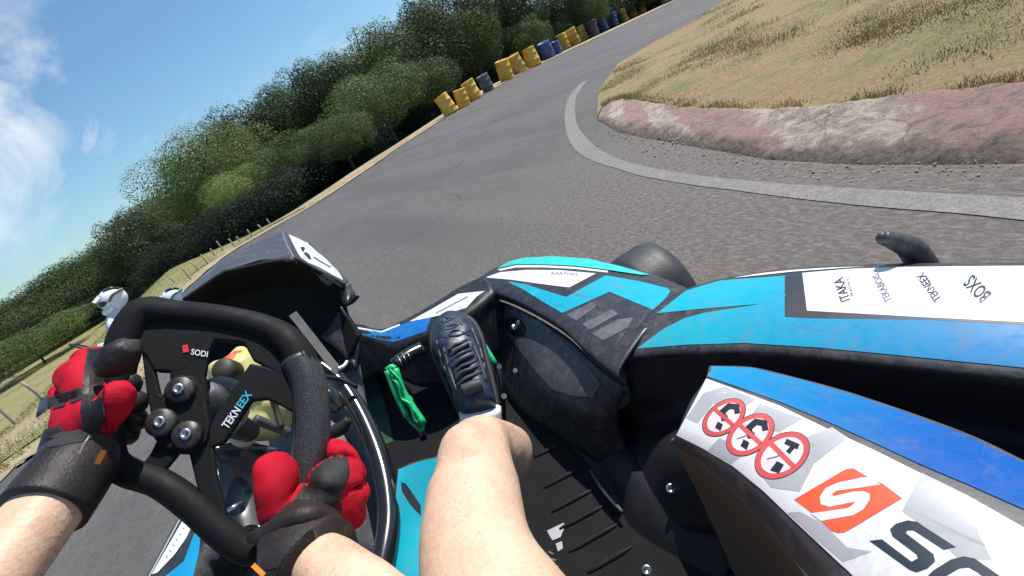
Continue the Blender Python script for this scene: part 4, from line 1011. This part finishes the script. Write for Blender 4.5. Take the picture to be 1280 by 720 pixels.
plate('spoke', [(222, 450), (263, 438), (258, 472), (262, 505), (215, 512), (214, 468)], .0095, off=.001)
plate('spoke', [(262, 534), (314, 455), (345, 462), (376, 470), (374, 520), (352, 508), (335, 500), (316, 502), (282, 554), (262, 562)], .0105, off=.0004)
plate('spoke', [(176, 425), (192, 430), (194, 460), (201, 492), (216, 506), (206, 545), (192, 530), (184, 490)], .0085, off=-.0006)
plate('spoke', [(200, 545), (226, 566), (206, 590), (196, 608), (168, 596), (190, 566)], .0088, off=-.0004)
plate('spoke', [(236, 560), (267, 545), (272, 596), (284, 640), (290, 672), (262, 650), (247, 606)], .0092, off=.0003)
plate('hub_plate', [(204, 500), (214, 482), (226, 470), (246, 472), (256, 486), (262, 510), (266, 530), (262, 552), (248, 568), (228, 568), (202, 556), (190, 540), (192, 518)], .016, off=.0012)
for x, y in ((231, 490), (208, 530), (240, 545)):
    c = WP(x, y, .008); mb = MB(); lathe(mb, [(.0155, -.004), (.0155, .006), (.0135, .0085), (0, .0085)], c, WN, M['black'], 24); o = mb.build('clamp_boss', SWO)
    c = WP(x, y, .0168); mb = MB(); lathe(mb, [(.0022, 0), (.0062, 0), (.0062, .002), (.005, .003), (.0022, .003), (.0022, .001)], c, WN, M['steel'], 20); mb.build('bolt', SWO)
mb = MB(); c = WP(240, 510, -.012); lathe(mb, [(.0, .0), (.034, 0), (.036, -.006), (.036, -.03), (.02, -.045), (.016, -.2), (0, -.2)], c, WN, M['black'], 32)
lathe(mb, [(.030, -.031), (.0385, -.031), (.0385, -.036), (.030, -.036)], c+Vector((.012, 0, 0)), WN, M['capwhite'], 32); mb.build('column_boss', SWO)
mbt = MB(); mbt.add([WP(x, y, .0066) for x, y in [(150, 380), (400, 380), (400, 700), (150, 700)]], [[0, 1, 2, 3]], M['black']); bvt = mbt.bvh()
mb = MB(); decal(mb, bvt, [(228, 432), (235, 430.5), (236.5, 440), (229, 441)], M['rtext'], .0003, 900)
text(mb, bvt, 'SODI', (238.5, 443), (259.5, 446.5), 7.2, M['ltext'], .0003); mb.build('spoke_lettering', SWO, smooth=False); mb = MB()
text(mb, bvt, 'TEKN', (284.5, 537), (301.5, 513), 9.5, M['ltext'], .0003); text(mb, bvt, 'EEX', (302.5, 511.5), (315.5, 493), 9.5, M['ctext'], .0003); mb.build('wheel_lettering', SWO, smooth=False)
# ================================================================== THE DRIVER
DRV = thing('person', (-.05, .0, .3), 'driver in red and black gloves with a bare knee, gripping the large steering wheel', 'person')
n = {}
knee, ank = D(592, 572, .69), D(604, 545, 1.0)
n['pelvis'] = (Vector((-.07, -.12, .33)), (.13, .11)); n['belly'] = (Vector((-.07, -.20, .46)), (.13, .11)); n['chest'] = (Vector((-.06, -.27, .60)), (.15, .12)); n['neck'] = (Vector((-.05, -.26, .74)), .055); n['head'] = (Vector((-.04, -.24, .86)), .085)
n['shl'] = (Vector((-.24, -.24, .66)), .062); n['shr'] = (Vector((.12, -.26, .66)), .062)
wl, wr = D(98, 580, .50), D(378, 690, .47)
n['ell'] = (Vector((-.50, .23, .63)), .045); n['fal'] = (n['ell'][0].lerp(wl, .45), .038); n['wrl'] = (wl, (.030, .030)); 
n['elr'] = (Vector((.02, .02, .47)), .042); n['far'] = (n['elr'][0].lerp(wr, .5), .036); n['wrr'] = (wr, .031)
hipr = Vector((-.02, -.08, .30)); n['hipr'] = (hipr, .09)
thm = D(590, 716, .53)
n['thr'] = (thm, .072); n['thr2'] = (D(592, 640, .60), .066); n['kneer'] = (knee, .058); n['knee2'] = (D(598, 556, .74), .053)
n['calf'] = (D(636, 570, .84), .052); n['shin'] = (D(622, 560, .93), .040); n['ankr'] = (ank, .033)
n['footr'] = (D(590, 490, 1.04), .030)
n['hipl'] = (Vector((-.17, -.08, .30)), .085); n['kneel'] = (Vector((-.33, .42, .40)), .056); n['calfl'] = (Vector((-.31, .66, .28)), .05); n['ankl'] = (Vector((-.27, .88, .16)), .032); n['footl'] = (Vector((-.25, .98, .17)), .03)
E_ = [('pelvis', 'belly'), ('belly', 'chest'), ('chest', 'neck'), ('neck', 'head'), ('chest', 'shl'), ('shl', 'ell'), ('ell', 'fal'), ('fal', 'wrl'), ('chest', 'shr'), ('shr', 'elr'), ('elr', 'far'), ('far', 'wrr'),
      ('pelvis', 'hipr'), ('hipr', 'thr'), ('thr', 'thr2'), ('thr2', 'kneer'), ('kneer', 'knee2'), ('knee2', 'calf'), ('calf', 'shin'), ('shin', 'ankr'), ('ankr', 'footr'), ('pelvis', 'hipl'), ('hipl', 'kneel'), ('kneel', 'calfl'), ('calfl', 'ankl'), ('ankl', 'footl')]
skinned('body', n, E_, 'pelvis', M['skin'], 3, DRV)
BODY = [o for o in DRV.children if o.name.startswith('body')][0]
for v in BODY.data.vertices:
    w_ = v.co+ROOTLOC[DRV.name]; nn = v.normal
    k_ = .0035*noise.noise(w_*9)+.0016*noise.noise(w_*28)
    dk = (w_-(knee+Vector((.0, .0, .055)))).length; k_ += .0075*math.exp(-(dk/.026)**2)-.0055*math.exp(-((dk-.052)/.016)**2)
    v.co = v.co+nn*k_
def hair():
    r = random.Random(2); L = ROOTLOC[DRV.name]; V = []; F = []; me = BODY.data; zones = ((D(632, 565, .86), .13, .4), (knee, .10, .06), (wl.lerp(n['fal'][0], .5), .12, .07), (wr.lerp(n['far'][0], .5), .10, .07))
    for p in me.polygons:
        c = p.center+L; k = max((w_ for q, rr, w_ in zones if (c-q).length < rr), default=0)
        for _ in range(3):
            if r.random() > k: continue
            nn = p.normal; t_ = (Vector((.1, .8, -.4))-nn*Vector((.1, .8, -.4)).dot(nn)); t_ = (t_.normalized()+Vector((r.gauss(0, .5), r.gauss(0, .5), r.gauss(0, .5)))).normalized()
            o_ = c+Vector((r.gauss(0, .002), r.gauss(0, .002), r.gauss(0, .002))); ln = r.uniform(.004, .010); s_ = nn.cross(t_).normalized()*.00016
            k0 = len(V); V += [o_-s_-nn*.001, o_+s_-nn*.001, o_+t_*ln+nn*ln*.45]; F.append((k0, k0+1, k0+2))
    o = mk('body_hair', V, F, plain('body_hair', (.06, .035, .02), .6), parent=DRV); o['kind'] = 'stuff'
hair()
# clothes out of the frame: shirt with short sleeves, shorts, helmet
mb = MB()
tube(mb, [(-.07, -.1, .34), (-.07, -.2, .46), (-.06, -.27, .60), (-.05, -.27, .70)], [.15, .15, .17, .09], M['cloth'], 24)
tube(mb, [(-.20, -.26, .66), (-.26, -.20, .66), (-.36, .02, .63), n['ell'][0]+Vector((-.005, .02, .002)), n['ell'][0].lerp(wl, .72)], [.08, .075, .068, .054, .047], M['cloth'], 20)
tube(mb, [(.08, -.28, .66), (.14, -.24, .65), (.08, -.1, .55)], [.08, .075, .062], M['cloth'], 20)
mb.build('shirt', DRV)
mb = MB(); tube(mb, [(-.03, -.12, .31), (-.02, -.02, .32), (-.015, .12, .36)], [.12, .108, .10], M['cloth'], 20); tube(mb, [(-.15, -.12, .31), (-.2, .02, .32), (-.25, .18, .35)], [.12, .108, .1], M['cloth'], 20); mb.build('shorts', DRV)
mb = MB(); blob(mb, None, M['hblack'], 4, (-.04, -.25, .88), (.13, .15, .135)); mb.build('helmet', DRV)
# --- sock and shoe
mb = MB(); tube(mb, [ank+(n['shin'][0]-ank)*.25, ank, D(600, 512, 1.0)], [.042, .041, .043], M['sock'], 20); mb.build('sock', DRV)
heel, toe = D(602, 520, 1.03), D(561, 397, 1.15)
fdir = (toe-heel).normalized(); fup = ((CAM-heel)-fdir*(CAM-heel).dot(fdir)).normalized(); fside = fdir.cross(fup).normalized(); FL = (toe-heel).length
def shoe():
    mb = MB()
    prof = [(-.02, .028, .03, .045), (.03, .038, .05, .07), (.2, .041, .054, .065), (.42, .044, .054, .048), (.62, .051, .050, .032), (.80, .051, .042, .020), (.93, .039, .032, .008), (1.02, .021, .020, .000), (1.06, .005, .006, -.004)]
    N_ = 28; V = []
    S = 40
    for i in range(S+1):
        t = i/S; q = cat([Vector(p[1:]) for p in prof], t); x = cat([Vector((p[0], 0, 0)) for p in prof], t).x
        for k in range(N_):
            a = 2*math.pi*k/N_; cw, sw = math.cos(a), math.sin(a); hw, hh, off = q
            wv = .004*noise.noise(Vector((x*9, a*1.6, 1)))+.002*noise.noise(Vector((x*25, a*4, 5)))+(.0018*math.sin(x*95) if .18 < x < .62 and sw > .45 else 0)
            V.append(heel+fdir*(x*FL)+fside*(cw*abs(cw)**-.15 if abs(cw) > 1e-6 else 0)*(hw+wv)+fup*((sw*(hh+wv*1.5)*(1 if sw > 0 else .55))+off*.55))
    F = [[i*N_+k, i*N_+(k+1) % N_, (i+1)*N_+(k+1) % N_, (i+1)*N_+k] for i in range(S) for k in range(N_)]+[[k for k in range(N_)][::-1], [S*N_+k for k in range(N_)]]
    mb.add(V, F, M['navy']); return mb
mb = shoe(); bv = mb.bvh()
def onshoe(x, s, off=.003):
    o = heel+fdir*(x*FL)+fside*s+fup*.3; h = bv.ray_cast(o, -fup); return (h[0]+fup*off) if h[0] else heel+fdir*(x*FL)+fside*s+fup*.05
for k in range(9): # crumpled seams and glossy panels
    x = .64+.036*k; tube(mb, [onshoe(x+.05*math.sin(k*3.3), -.042+.004*k, -.001), onshoe(x+.05*math.sin(k*2+1), -.01*math.cos(k), .0006), onshoe(x+.04*math.cos(k*2.1), .04-.004*k, -.001)], .0022, M['navy'], 6)
SH = mb.build('shoe', DRV)
mb = MB()
for k in range(7):
    x = .20+.058*k; w = .026-.0008*k
    s1 = .006*math.sin(k*5.1); tube(mb, [onshoe(x+s1, -w, .0), onshoe(x+.022, -w*.3, .004), onshoe(x+.03+s1, w*.3, .004), onshoe(x+.05, w, .0)], .0040, M['lace'], 8)
mb.build('laces', SH)
mb = MB()
for s_ in (-1, 1): tube(mb, [onshoe(.16, s_*.030, .001), onshoe(.36, s_*.032, .0015), onshoe(.60, s_*.030, .001)], [.0025, .004, .0025], M['lace'], 8); tube(mb, [onshoe(.30, s_*.037, .0), onshoe(.5, s_*.042, .0), onshoe(.72, s_*.040, .0)], .0014, M['inkgrey'], 6)
tube(mb, [onshoe(.64, -.030, .0005), onshoe(.71, -.012, .001), onshoe(.73, .0, .001), onshoe(.71, .012, .001), onshoe(.64, .030, .0005)], .0018, M['lace'], 6)
mb.build('eyelet_band', SH)
mb = MB(); tube(mb, [heel+fdir*(x_*FL)+fside*s_*w_-fup*.004 for x_, s_, w_ in [(.02, 1, .036), (.25, 1, .044), (.5, 1, .050), (.75, 1, .054), (.93, 1, .042), (1.05, 1, .0), (.93, -1, .042), (.75, -1, .054), (.5, -1, .050), (.25, -1, .044), (.02, -1, .036)]], .0075, M['sole'], 8, 60); mb.build('sole', SH)
mb = MB(); tube(mb, [onshoe(.13, 0, -.008)+fup*.012+fside*s_ for s_ in (-.02, 0, .02)], [.012, .014, .012], M['lace'], 10); mb.build('tongue', SH)
# --- gloves
def glove(spec, mats, root, ribs=False):
    nodes = {}; edges = []
    for k, (p, r) in spec['pts'].items(): nodes[k] = (p, r)
    return skinned('glove', nodes, spec['edges'], root, mats, 2, DRV)
def crease(o, amp=.0018):
    for v in o.data.vertices:
        q = v.co*38; k_ = abs(noise.noise(q))+.5*abs(noise.noise(q*2.3)); v.co = v.co+v.normal*(k_*amp*2.2-amp*.6)
def dpl(px, py): r = ray(px, py); return (WC-CAM).dot(WN)/r.dot(WN)
fn = ['index', 'middle', 'ring', 'little']
# left hand: back of the hand to the left, thumb towards the driver, finger tips curling back inside the rim
P = {}; a = dpl(140, 500)
P['wr'] = (wl.lerp(D(100, 566, a-.02), .6), (.033, .028)); P['palm'] = (D(105, 520, a-.022), (.036, .028)); P['web'] = (D(112, 478, a-.008), (.034, .026))
kn = [(100, 452), (88, 470), (80, 492), (82, 515)]; md_ = [(122, 442), (106, 455), (96, 478), (100, 508)]; tp_ = [(160, 478), (167, 500), (166, 522), (156, 540)]
ed = [('wr', 'palm'), ('palm', 'web'), ('palm', 'th1'), ('th1', 'th2'), ('th2', 'th3')]
for i, f in enumerate(fn):
    P[f+'k'] = (D(*kn[i], a+.012), .0175-.0008*i); P[f+'m'] = (D(md_[i][0], md_[i][1]+2, a+.048), .0125); P[f+'d'] = (D((md_[i][0]+tp_[i][0])/2+12, (md_[i][1]+tp_[i][1])/2, a+.040), .0115); P[f+'t'] = (D(*tp_[i], a+.016), .0105)
    ed += [('web' if i < 2 else 'palm', f+'k'), (f+'k', f+'m'), (f+'m', f+'d'), (f+'d', f+'t')]
P['th1'] = (D(128, 522, a-.042), .021); P['th2'] = (D(148, 506, a-.048), .0185); P['th3'] = (D(152, 474, a-.040), .0155)
GL = skinned('glove', P, ed, 'palm', [M['red']], 3, DRV); crease(GL)
def band(name, pts, rad, mat, parent, flat=None):
    mb = MB(); tube(mb, pts, rad, M[mat], 20, 24); return mb.build(name, parent)
# leather cuff, seam strip over the hand, dark fingertips
def bvh_of(o, root):
    L = ROOTLOC[root.name]; return BVHTree.FromPolygons([v.co+L for v in o.data.vertices], [list(p.vertices) for p in o.data.polygons])
fd = (wl-n['fal'][0]).normalized()
mb = MB()
tube(mb, [wl-fd*.052, wl-fd*.03, wl-fd*.005, P['wr'][0], D(106, 538, a-.021)], [.036, .036, .035, .035, .033], M['leather'], 24, 24)
tube(mb, [D(60, 560, a-.01), D(84, 546, a-.040), D(110, 545, a-.054), D(140, 560, a-.04)], [.006, .009, .009, .007], M['strap'], 12)
CL = mb.build('cuff', GL); bvg = bvh_of(CL, DRV)
mb = MB(); decal(mb, bvg, stroke([(112, 545), (104, 556), (99, 568)], 2.4), M['slat'], .001, 6, drop=True); decal(mb, bvg, [(58, 548), (100, 530), (112, 534), (104, 552), (60, 560)], M['strap'], .001, 8, drop=True); mb.build('wrist_strap', GL)
bvg = bvh_of(GL, DRV)
mb = MB()
decal(mb, bvg, [(110, 430), (124, 426), (142, 424), (162, 430), (172, 446), (167, 462), (146, 467), (134, 464), (129, 474), (127, 500), (130, 528), (122, 545), (106, 540), (101, 515), (103, 484), (106, 455)], M['leather'], .0015, 5, drop=True)
decal(mb, bvg, [(60, 498), (84, 490), (102, 484), (106, 498), (88, 505), (62, 514)], M['strap'], .0018, 5, drop=True)
decal(mb, bvg, stroke([(116, 440), (113, 470), (113, 500), (117, 535)], 3), M['strap'], .0025, 5, drop=True)
decal(mb, bvg, stroke([(134, 466), (129, 500), (133, 535)], 2.2), M['gloss'], .0025, 5, drop=True)
mb.build('seam_strip', GL)
for i, f in enumerate(fn):
    mb = MB(); blob(mb, None, M['leather'], 2, P[f+'t'][0]+(P[f+'t'][0]-P[f+'d'][0])*.1, (.0135, .0135, .0145)); mb.build('fingertip', GL)
mb = MB(); blob(mb, None, M['leather'], 3, D(148, 447, a-.020), (.025, .016, .0175), None, .18); mb.build('thumb_tip', GL)
mb = MB(); u = D(121, 580, .445); v = D(130, 563, .445); s = (v-u).cross(ray(125, 570)).normalized()*.0022; slab(mb, [u-s, v-s, v+s, u+s], (CAM-u), .002, M['tab']); mb.build('pull_tab', GL, smooth=False)
# right hand
P = {}; b = dpl(380, 610)
P['wr'] = (D(378, 668, b-.045), (.034, .029)); P['palm'] = (D(398, 625, b-.040), (.040, .030)); P['web'] = (D(412, 592, b-.026), (.038, .027))
kn = [(430, 572), (446, 592), (450, 618), (446, 645)]; md_ = [(418, 560), (430, 580), (436, 606), (434, 636)]; tp_ = [(352, 585), (350, 608), (350, 630), (352, 650)]
ed = [('wr', 'palm'), ('palm', 'web'), ('palm', 'th1'), ('th1', 'th2'), ('th2', 'th3'), ('wr', 'th1')]
ed = ed[:-1]
for i, f in enumerate(fn):
    P[f+'k'] = (D(*kn[i], b-.006), .019-.0008*i); P[f+'m'] = (D(md_[i][0], md_[i][1], b+.034), .0125); P[f+'d'] = (D((md_[i][0]+tp_[i][0])/2, (md_[i][1]+tp_[i][1])/2, b+.045), .0115); P[f+'t'] = (D(*tp_[i], b+.022), .0105)
    ed += [('web' if i < 2 else 'palm', f+'k'), (f+'k', f+'m'), (f+'m', f+'d'), (f+'d', f+'t')]
P['th1'] = (D(348, 640, b-.044), (.037, .024)); P['th2'] = (D(348, 602, b-.042), (.031, .022)); P['th3'] = (D(340, 563, b-.028), (.019, .017))
GR = skinned('glove', P, ed, 'palm', [M['redrib']], 3, DRV); crease(GR, .0014)
fd = (wr-n['far'][0]).normalized()
mb = MB()
tube(mb, [wr-fd*.03, wr-fd*.01, P['wr'][0], D(382, 652, b-.05)], [.042, .042, .041, .038], M['leather'], 24, 20)
tube(mb, [D(316, 672, b-.045), D(345, 660, b-.088), D(380, 646, b-.098), D(404, 648, b-.082), D(420, 676, b-.05)], [.006, .009, .010, .009, .006], M['leather'], 12)
CRt = mb.build('cuff', GR); bvg = bvh_of(CRt, DRV)
mb = MB(); decal(mb, bvg, [(325, 690), (360, 672), (392, 662), (398, 690), (396, 702), (330, 712)], M['strap'], .001, 7, drop=True); decal(mb, bvg, stroke([(392, 662), (400, 692)], 1.5), M['slat'], .002, 6, drop=True); mb.build('wrist_strap', GR)
bvg = bvh_of(GR, DRV)
mb = MB()
decal(mb, bvg, [(401, 572), (416, 566), (434, 570), (437, 590), (430, 610), (423, 622), (416, 640), (396, 640), (374, 640), (350, 652), (318, 672), (316, 664), (345, 642), (364, 630), (378, 610), (386, 590)], M['leather'], .0018, 5, drop=True)
decal(mb, bvg, [(408, 568), (432, 570), (435, 592), (424, 616), (412, 632), (396, 630), (402, 604)], M['strap'], .003, 5, drop=True)
decal(mb, bvg, stroke([(424, 620), (426, 645), (432, 680)], 3.5), M['leather'], .002, 5, drop=True)
mb.build('knuckle_strap', GR)
for i, f in enumerate(fn):
    mb = MB(); blob(mb, None, M['leather'], 2, P[f+'t'][0], (.013, .013, .014)); mb.build('fingertip', GR)
mb = MB(); u = D(316, 706, .40); v = D(330, 719, .40); s = (v-u).cross(ray(325, 712)).normalized()*.0018; slab(mb, [u-s, v-s, v+s, u+s], (CAM-u), .002, M['tab']); mb.build('pull_tab', GR, smooth=False)
# ================================================================== OTHER KARTS
def rival(loc, rot, label_k, label_p, hm, body, first_grp=True):
    k = thing('go_kart', (0, 0, 0), label_k, 'go kart', 'rival karts on the track ahead')
    def b(nm, c, s, mt, bev=.03):
        m_ = MB(); box(m_, c, s, M[mt], bev=bev); return m_.build(nm, k)
    b('floor_pan', (0, .35, .07), (.55, 1.3, .03), 'black', .01)
    b('front_bumper', (0, 1.02, .17), (1.05, .22, .2), 'black', .06); b('front_panel', (0, .78, .36), (.26, .05, .24), 'black', .02)
    for s_ in (-1, 1):
        b('side_pod', (s_*.52, .25, .2), (.24, .8, .22), 'noseblue', .07)
        for y, w_ in ((.75, .12), (-.35, .19)):
            m_ = MB(); lathe(m_, [(.05, -w_/2), (.12, -w_/2), (.137, -w_*.3), (.137, w_*.3), (.12, w_/2), (.05, w_/2)], (s_*.58, y, .137), (1, 0, 0), M['rubber'], 28)
            o = m_.build('wheel', k); m_ = MB(); lathe(m_, [(0, -w_*.35), (.06, -w_*.45), (.06, w_*.45), (0, w_*.35)], (s_*.58, y, .137), (1, 0, 0), M['steel'], 16); m_.build('rim', o)
    m_ = MB(); loft(m_, [[Vector((-.19, .2, .2)), Vector((0, .2, .12)), Vector((.19, .2, .2))], [Vector((-.2, -.1, .22)), Vector((0, -.1, .1)), Vector((.2, -.1, .22))], [Vector((-.17, -.28, .55)), Vector((0, -.32, .5)), Vector((.17, -.28, .55))]], M['black'], 12, 16, .02, facing=(0, 1, 3)); m_.build('seat', k)
    m_ = MB(); tube(m_, [Vector((math.cos(t)*.15, .42+math.sin(t)*.09, .52+math.sin(t)*.12)) for t in [i*math.pi/8 for i in range(17)]], .014, M['black'], 10, 48, cap=False); tube(m_, [(0, .42, .52), (0, .7, .3)], .014, M['steel'], 8); m_.build('steering_wheel', k)
    k.location = loc; k.rotation_euler = (0, 0, rot)
    p = thing('person', (0, 0, 0), label_p, 'person')
    q = {'pel': (Vector((0, .05, .25)), .13), 'bel': (Vector((0, .12, .4)), .135), 'che': (Vector((0, .10, .57)), (.16, .13)), 'nec': (Vector((0, -.01, .69)), .06), 'hea': (Vector((0, -.10, .80)), .09)}
    e = [('pel', 'bel'), ('bel', 'che'), ('che', 'nec'), ('nec', 'hea')]
    for s_, t in ((-1, 'l'), (1, 'r')):
        q['sh'+t] = (Vector((s_*.17, .09, .61)), .065); q['el'+t] = (Vector((s_*.25, .12, .40)), .045); q['wr'+t] = (Vector((s_*.16, .30, .43)), .035); q['ha'+t] = (Vector((s_*.145, .36, .45)), .038)
        q['hi'+t] = (Vector((s_*.09, -.04, .22)), .085); q['kn'+t] = (Vector((s_*.17, .38, .38)), .06); q['an'+t] = (Vector((s_*.12, .76, .16)), .04); q['fo'+t] = (Vector((s_*.12, .88, .2)), .036)
        e += [('che', 'sh'+t), ('sh'+t, 'el'+t), ('el'+t, 'wr'+t), ('wr'+t, 'ha'+t), ('pel', 'hi'+t), ('hi'+t, 'kn'+t), ('kn'+t, 'an'+t), ('an'+t, 'fo'+t)]
    skinned('body', q, e, 'pel', M[body], 2, p)
    m_ = MB(); hc = Vector((0, -.10, .83))
    blob(m_, None, M[hm[0]], 4, hc, (.125, .150, .135)); H = m_.build('helmet', p)
    m_ = MB(); blob(m_, None, M['hblack'], 3, hc+Vector((0, .07, .008)), (.112, .095, .056)); m_.build('visor', H)
    m_ = MB(); loft(m_, [[Vector((-.085, -.03, .915)), Vector((0, -.02, .952)), Vector((.085, -.03, .915))], [Vector((-.075, .055, .89)), Vector((0, .075, .915)), Vector((.075, .055, .89))]], M[hm[0]], 12, 6, .012, facing=(0, 0, 5)); m_.build('peak', H)
    m_ = MB(); tube(m_, [hc+Vector((-.10, .05, -.07)), hc+Vector((-.06, .12, -.085)), hc+Vector((0, .145, -.09)), hc+Vector((.06, .12, -.085)), hc+Vector((.10, .05, -.07))], [.03, .034, .036, .034, .03], M[hm[0]], 12); m_.build('chin_guard', H)
    m_ = MB(); tube(m_, [hc+Vector((-.118, .05, .0)), hc+Vector((-.132, -.03, .05)), hc+Vector((-.08, -.13, .05)), hc+Vector((.08, -.13, .05)), hc+Vector((.132, -.03, .05)), hc+Vector((.127, .05, 0))], .014, M[hm[1]], 10)
    tube(m_, [hc+Vector((-.05, .02, .127)), hc+Vector((-.06, -.06, .118)), hc+Vector((-.05, -.12, .07))], .016, M['hblack'], 10); tube(m_, [hc+Vector((.05, .02, .127)), hc+Vector((.06, -.06, .118)), hc+Vector((.05, -.12, .07))], .016, M['hblack'], 10); m_.build('helmet_stripe', H)
    p.location = loc; p.rotation_euler = (0, 0, rot)
h1 = D(141, 374, 5.9); g1 = Vector((h1.x, h1.y, 0)); zz = height(h1.x, h1.y)
def seat_at(h, rot): c, s = math.cos(rot), math.sin(rot); return Vector((h.x-(.10*s), h.y+(.10*c), 0))
rot1 = math.radians(105)
L1 = seat_at(h1, rot1); rival((L1.x, L1.y, h1.z-.83), rot1, 'kart ahead at the far left, mostly hidden behind the steering wheel', 'distant driver in white helmet and pale top, above the left red glove', ('hwhite', 'olivegold'), 'whitecloth')
h2 = D(217, 373, 6.6); rot2 = math.radians(100); L2 = seat_at(h2, rot2)
rival((L2.x, L2.y, h2.z-.83), rot2, 'second kart ahead hidden behind the top of the steering wheel', 'distant driver whose white and green helmet top peeps over the steering wheel', ('hwhite', 'hgreen'), 'cloth')
# ================================================================== SKY, SUN, CAMERA
SUN_AZ, SUN_EL = math.radians(84), math.radians(58)   # azimuth clockwise from +Y
w = bpy.data.worlds.new('World'); SC.world = w; w.use_nodes = True; t = w.node_tree; bg = t.nodes['Background']
sky = t.nodes.new('ShaderNodeTexSky'); sky.sky_type = 'NISHITA'; sky.sun_disc = False; sky.sun_elevation = SUN_EL; sky.sun_rotation = SUN_AZ; sky.altitude = 300; sky.air_density = 1.1; sky.dust_density = .6; sky.ozone_density = 1.6
tc = t.nodes.new('ShaderNodeTexCoord'); mp = t.nodes.new('ShaderNodeMapping'); mp.inputs['Scale'].default_value = (2.2, 6.5, 5.0); mp.inputs['Rotation'].default_value = (0.2, .5, .5); mp.inputs['Location'].default_value = (3.4, 1.2, .3)
t.links.new(tc.outputs['Generated'], mp.inputs[0])
n1 = t.nodes.new('ShaderNodeTexNoise'); n1.inputs['Scale'].default_value = .75; n1.inputs['Detail'].default_value = 8; n1.inputs['Roughness'].default_value = .58; n1.inputs['Distortion'].default_value = 1.1; t.links.new(mp.outputs[0], n1.inputs['Vector'])
cl = ramp(t, n1.outputs['Fac'], [(.45, (0, 0, 0)), (.54, (.25, .25, .25)), (.66, (.8, .8, .8))])
g = t.nodes.new('ShaderNodeNewGeometry')
def spot(px, py, rad):
    d = ray(px, py).normalized(); q = t.nodes.new('ShaderNodeVectorMath'); q.operation = 'DOT_PRODUCT'; q.inputs[1].default_value = d
    t.links.new(tc.outputs['Generated'], q.inputs[0]); return ramp(t, q.outputs['Value'], [(math.cos(rad), (0, 0, 0)), (math.cos(rad*.3), (1, 1, 1))])
m_ = spot(30, 190, .17)
for a in ((20, 60, .13), (110, 160, .09), (450, 5, .12), (215, 160, .10), (-40, 120, .14)): m_ = mixc(t, 1.0, m_, spot(*a), 'ADD')
cl = mixc(t, 1.0, cl, mixc(t, 1.0, m_, (.03, .03, .03), 'ADD'), 'MULTIPLY')
skyc = mixc(t, 1.0, sky.outputs[0], (.70, .90, 1.0), 'MULTIPLY')
out = mixc(t, cl, skyc, (7.5, 7.7, 8.0))
t.links.new(out, bg.inputs['Color']); bg.inputs['Strength'].default_value = .11
sl = bpy.data.lights.new('sun', 'SUN'); sl.energy = 4.5; sl.angle = math.radians(.5); sl.color = (1, .955, .88); so = bpy.data.objects.new('sun', sl); COL.objects.link(so)
sd = Vector((math.sin(SUN_AZ)*math.cos(SUN_EL), math.cos(SUN_AZ)*math.cos(SUN_EL), math.sin(SUN_EL))); so.rotation_euler = sd.to_track_quat('Z', 'Y').to_euler(); so.location = (5, -3, 8)
cd = bpy.data.cameras.new('camera'); co = bpy.data.objects.new('camera', cd); COL.objects.link(co); SC.camera = co
cd.sensor_width = 36; cd.lens = FPX*36/1280; cd.clip_start = .02; cd.clip_end = 1000
co.matrix_world = Matrix(((CX.x, CY.x, -FW.x, CAM.x), (CX.y, CY.y, -FW.y, CAM.y), (CX.z, CY.z, -FW.z, CAM.z), (0, 0, 0, 1)))
vs = SC.view_settings; vs.view_transform = 'Standard'; vs.look = 'None'; vs.exposure = 0.35; vs.gamma = 1; vs.use_curve_mapping = False
SC.cycles.use_denoising = True; SC.cycles.max_bounces = 6; SC.cycles.use_adaptive_sampling = True
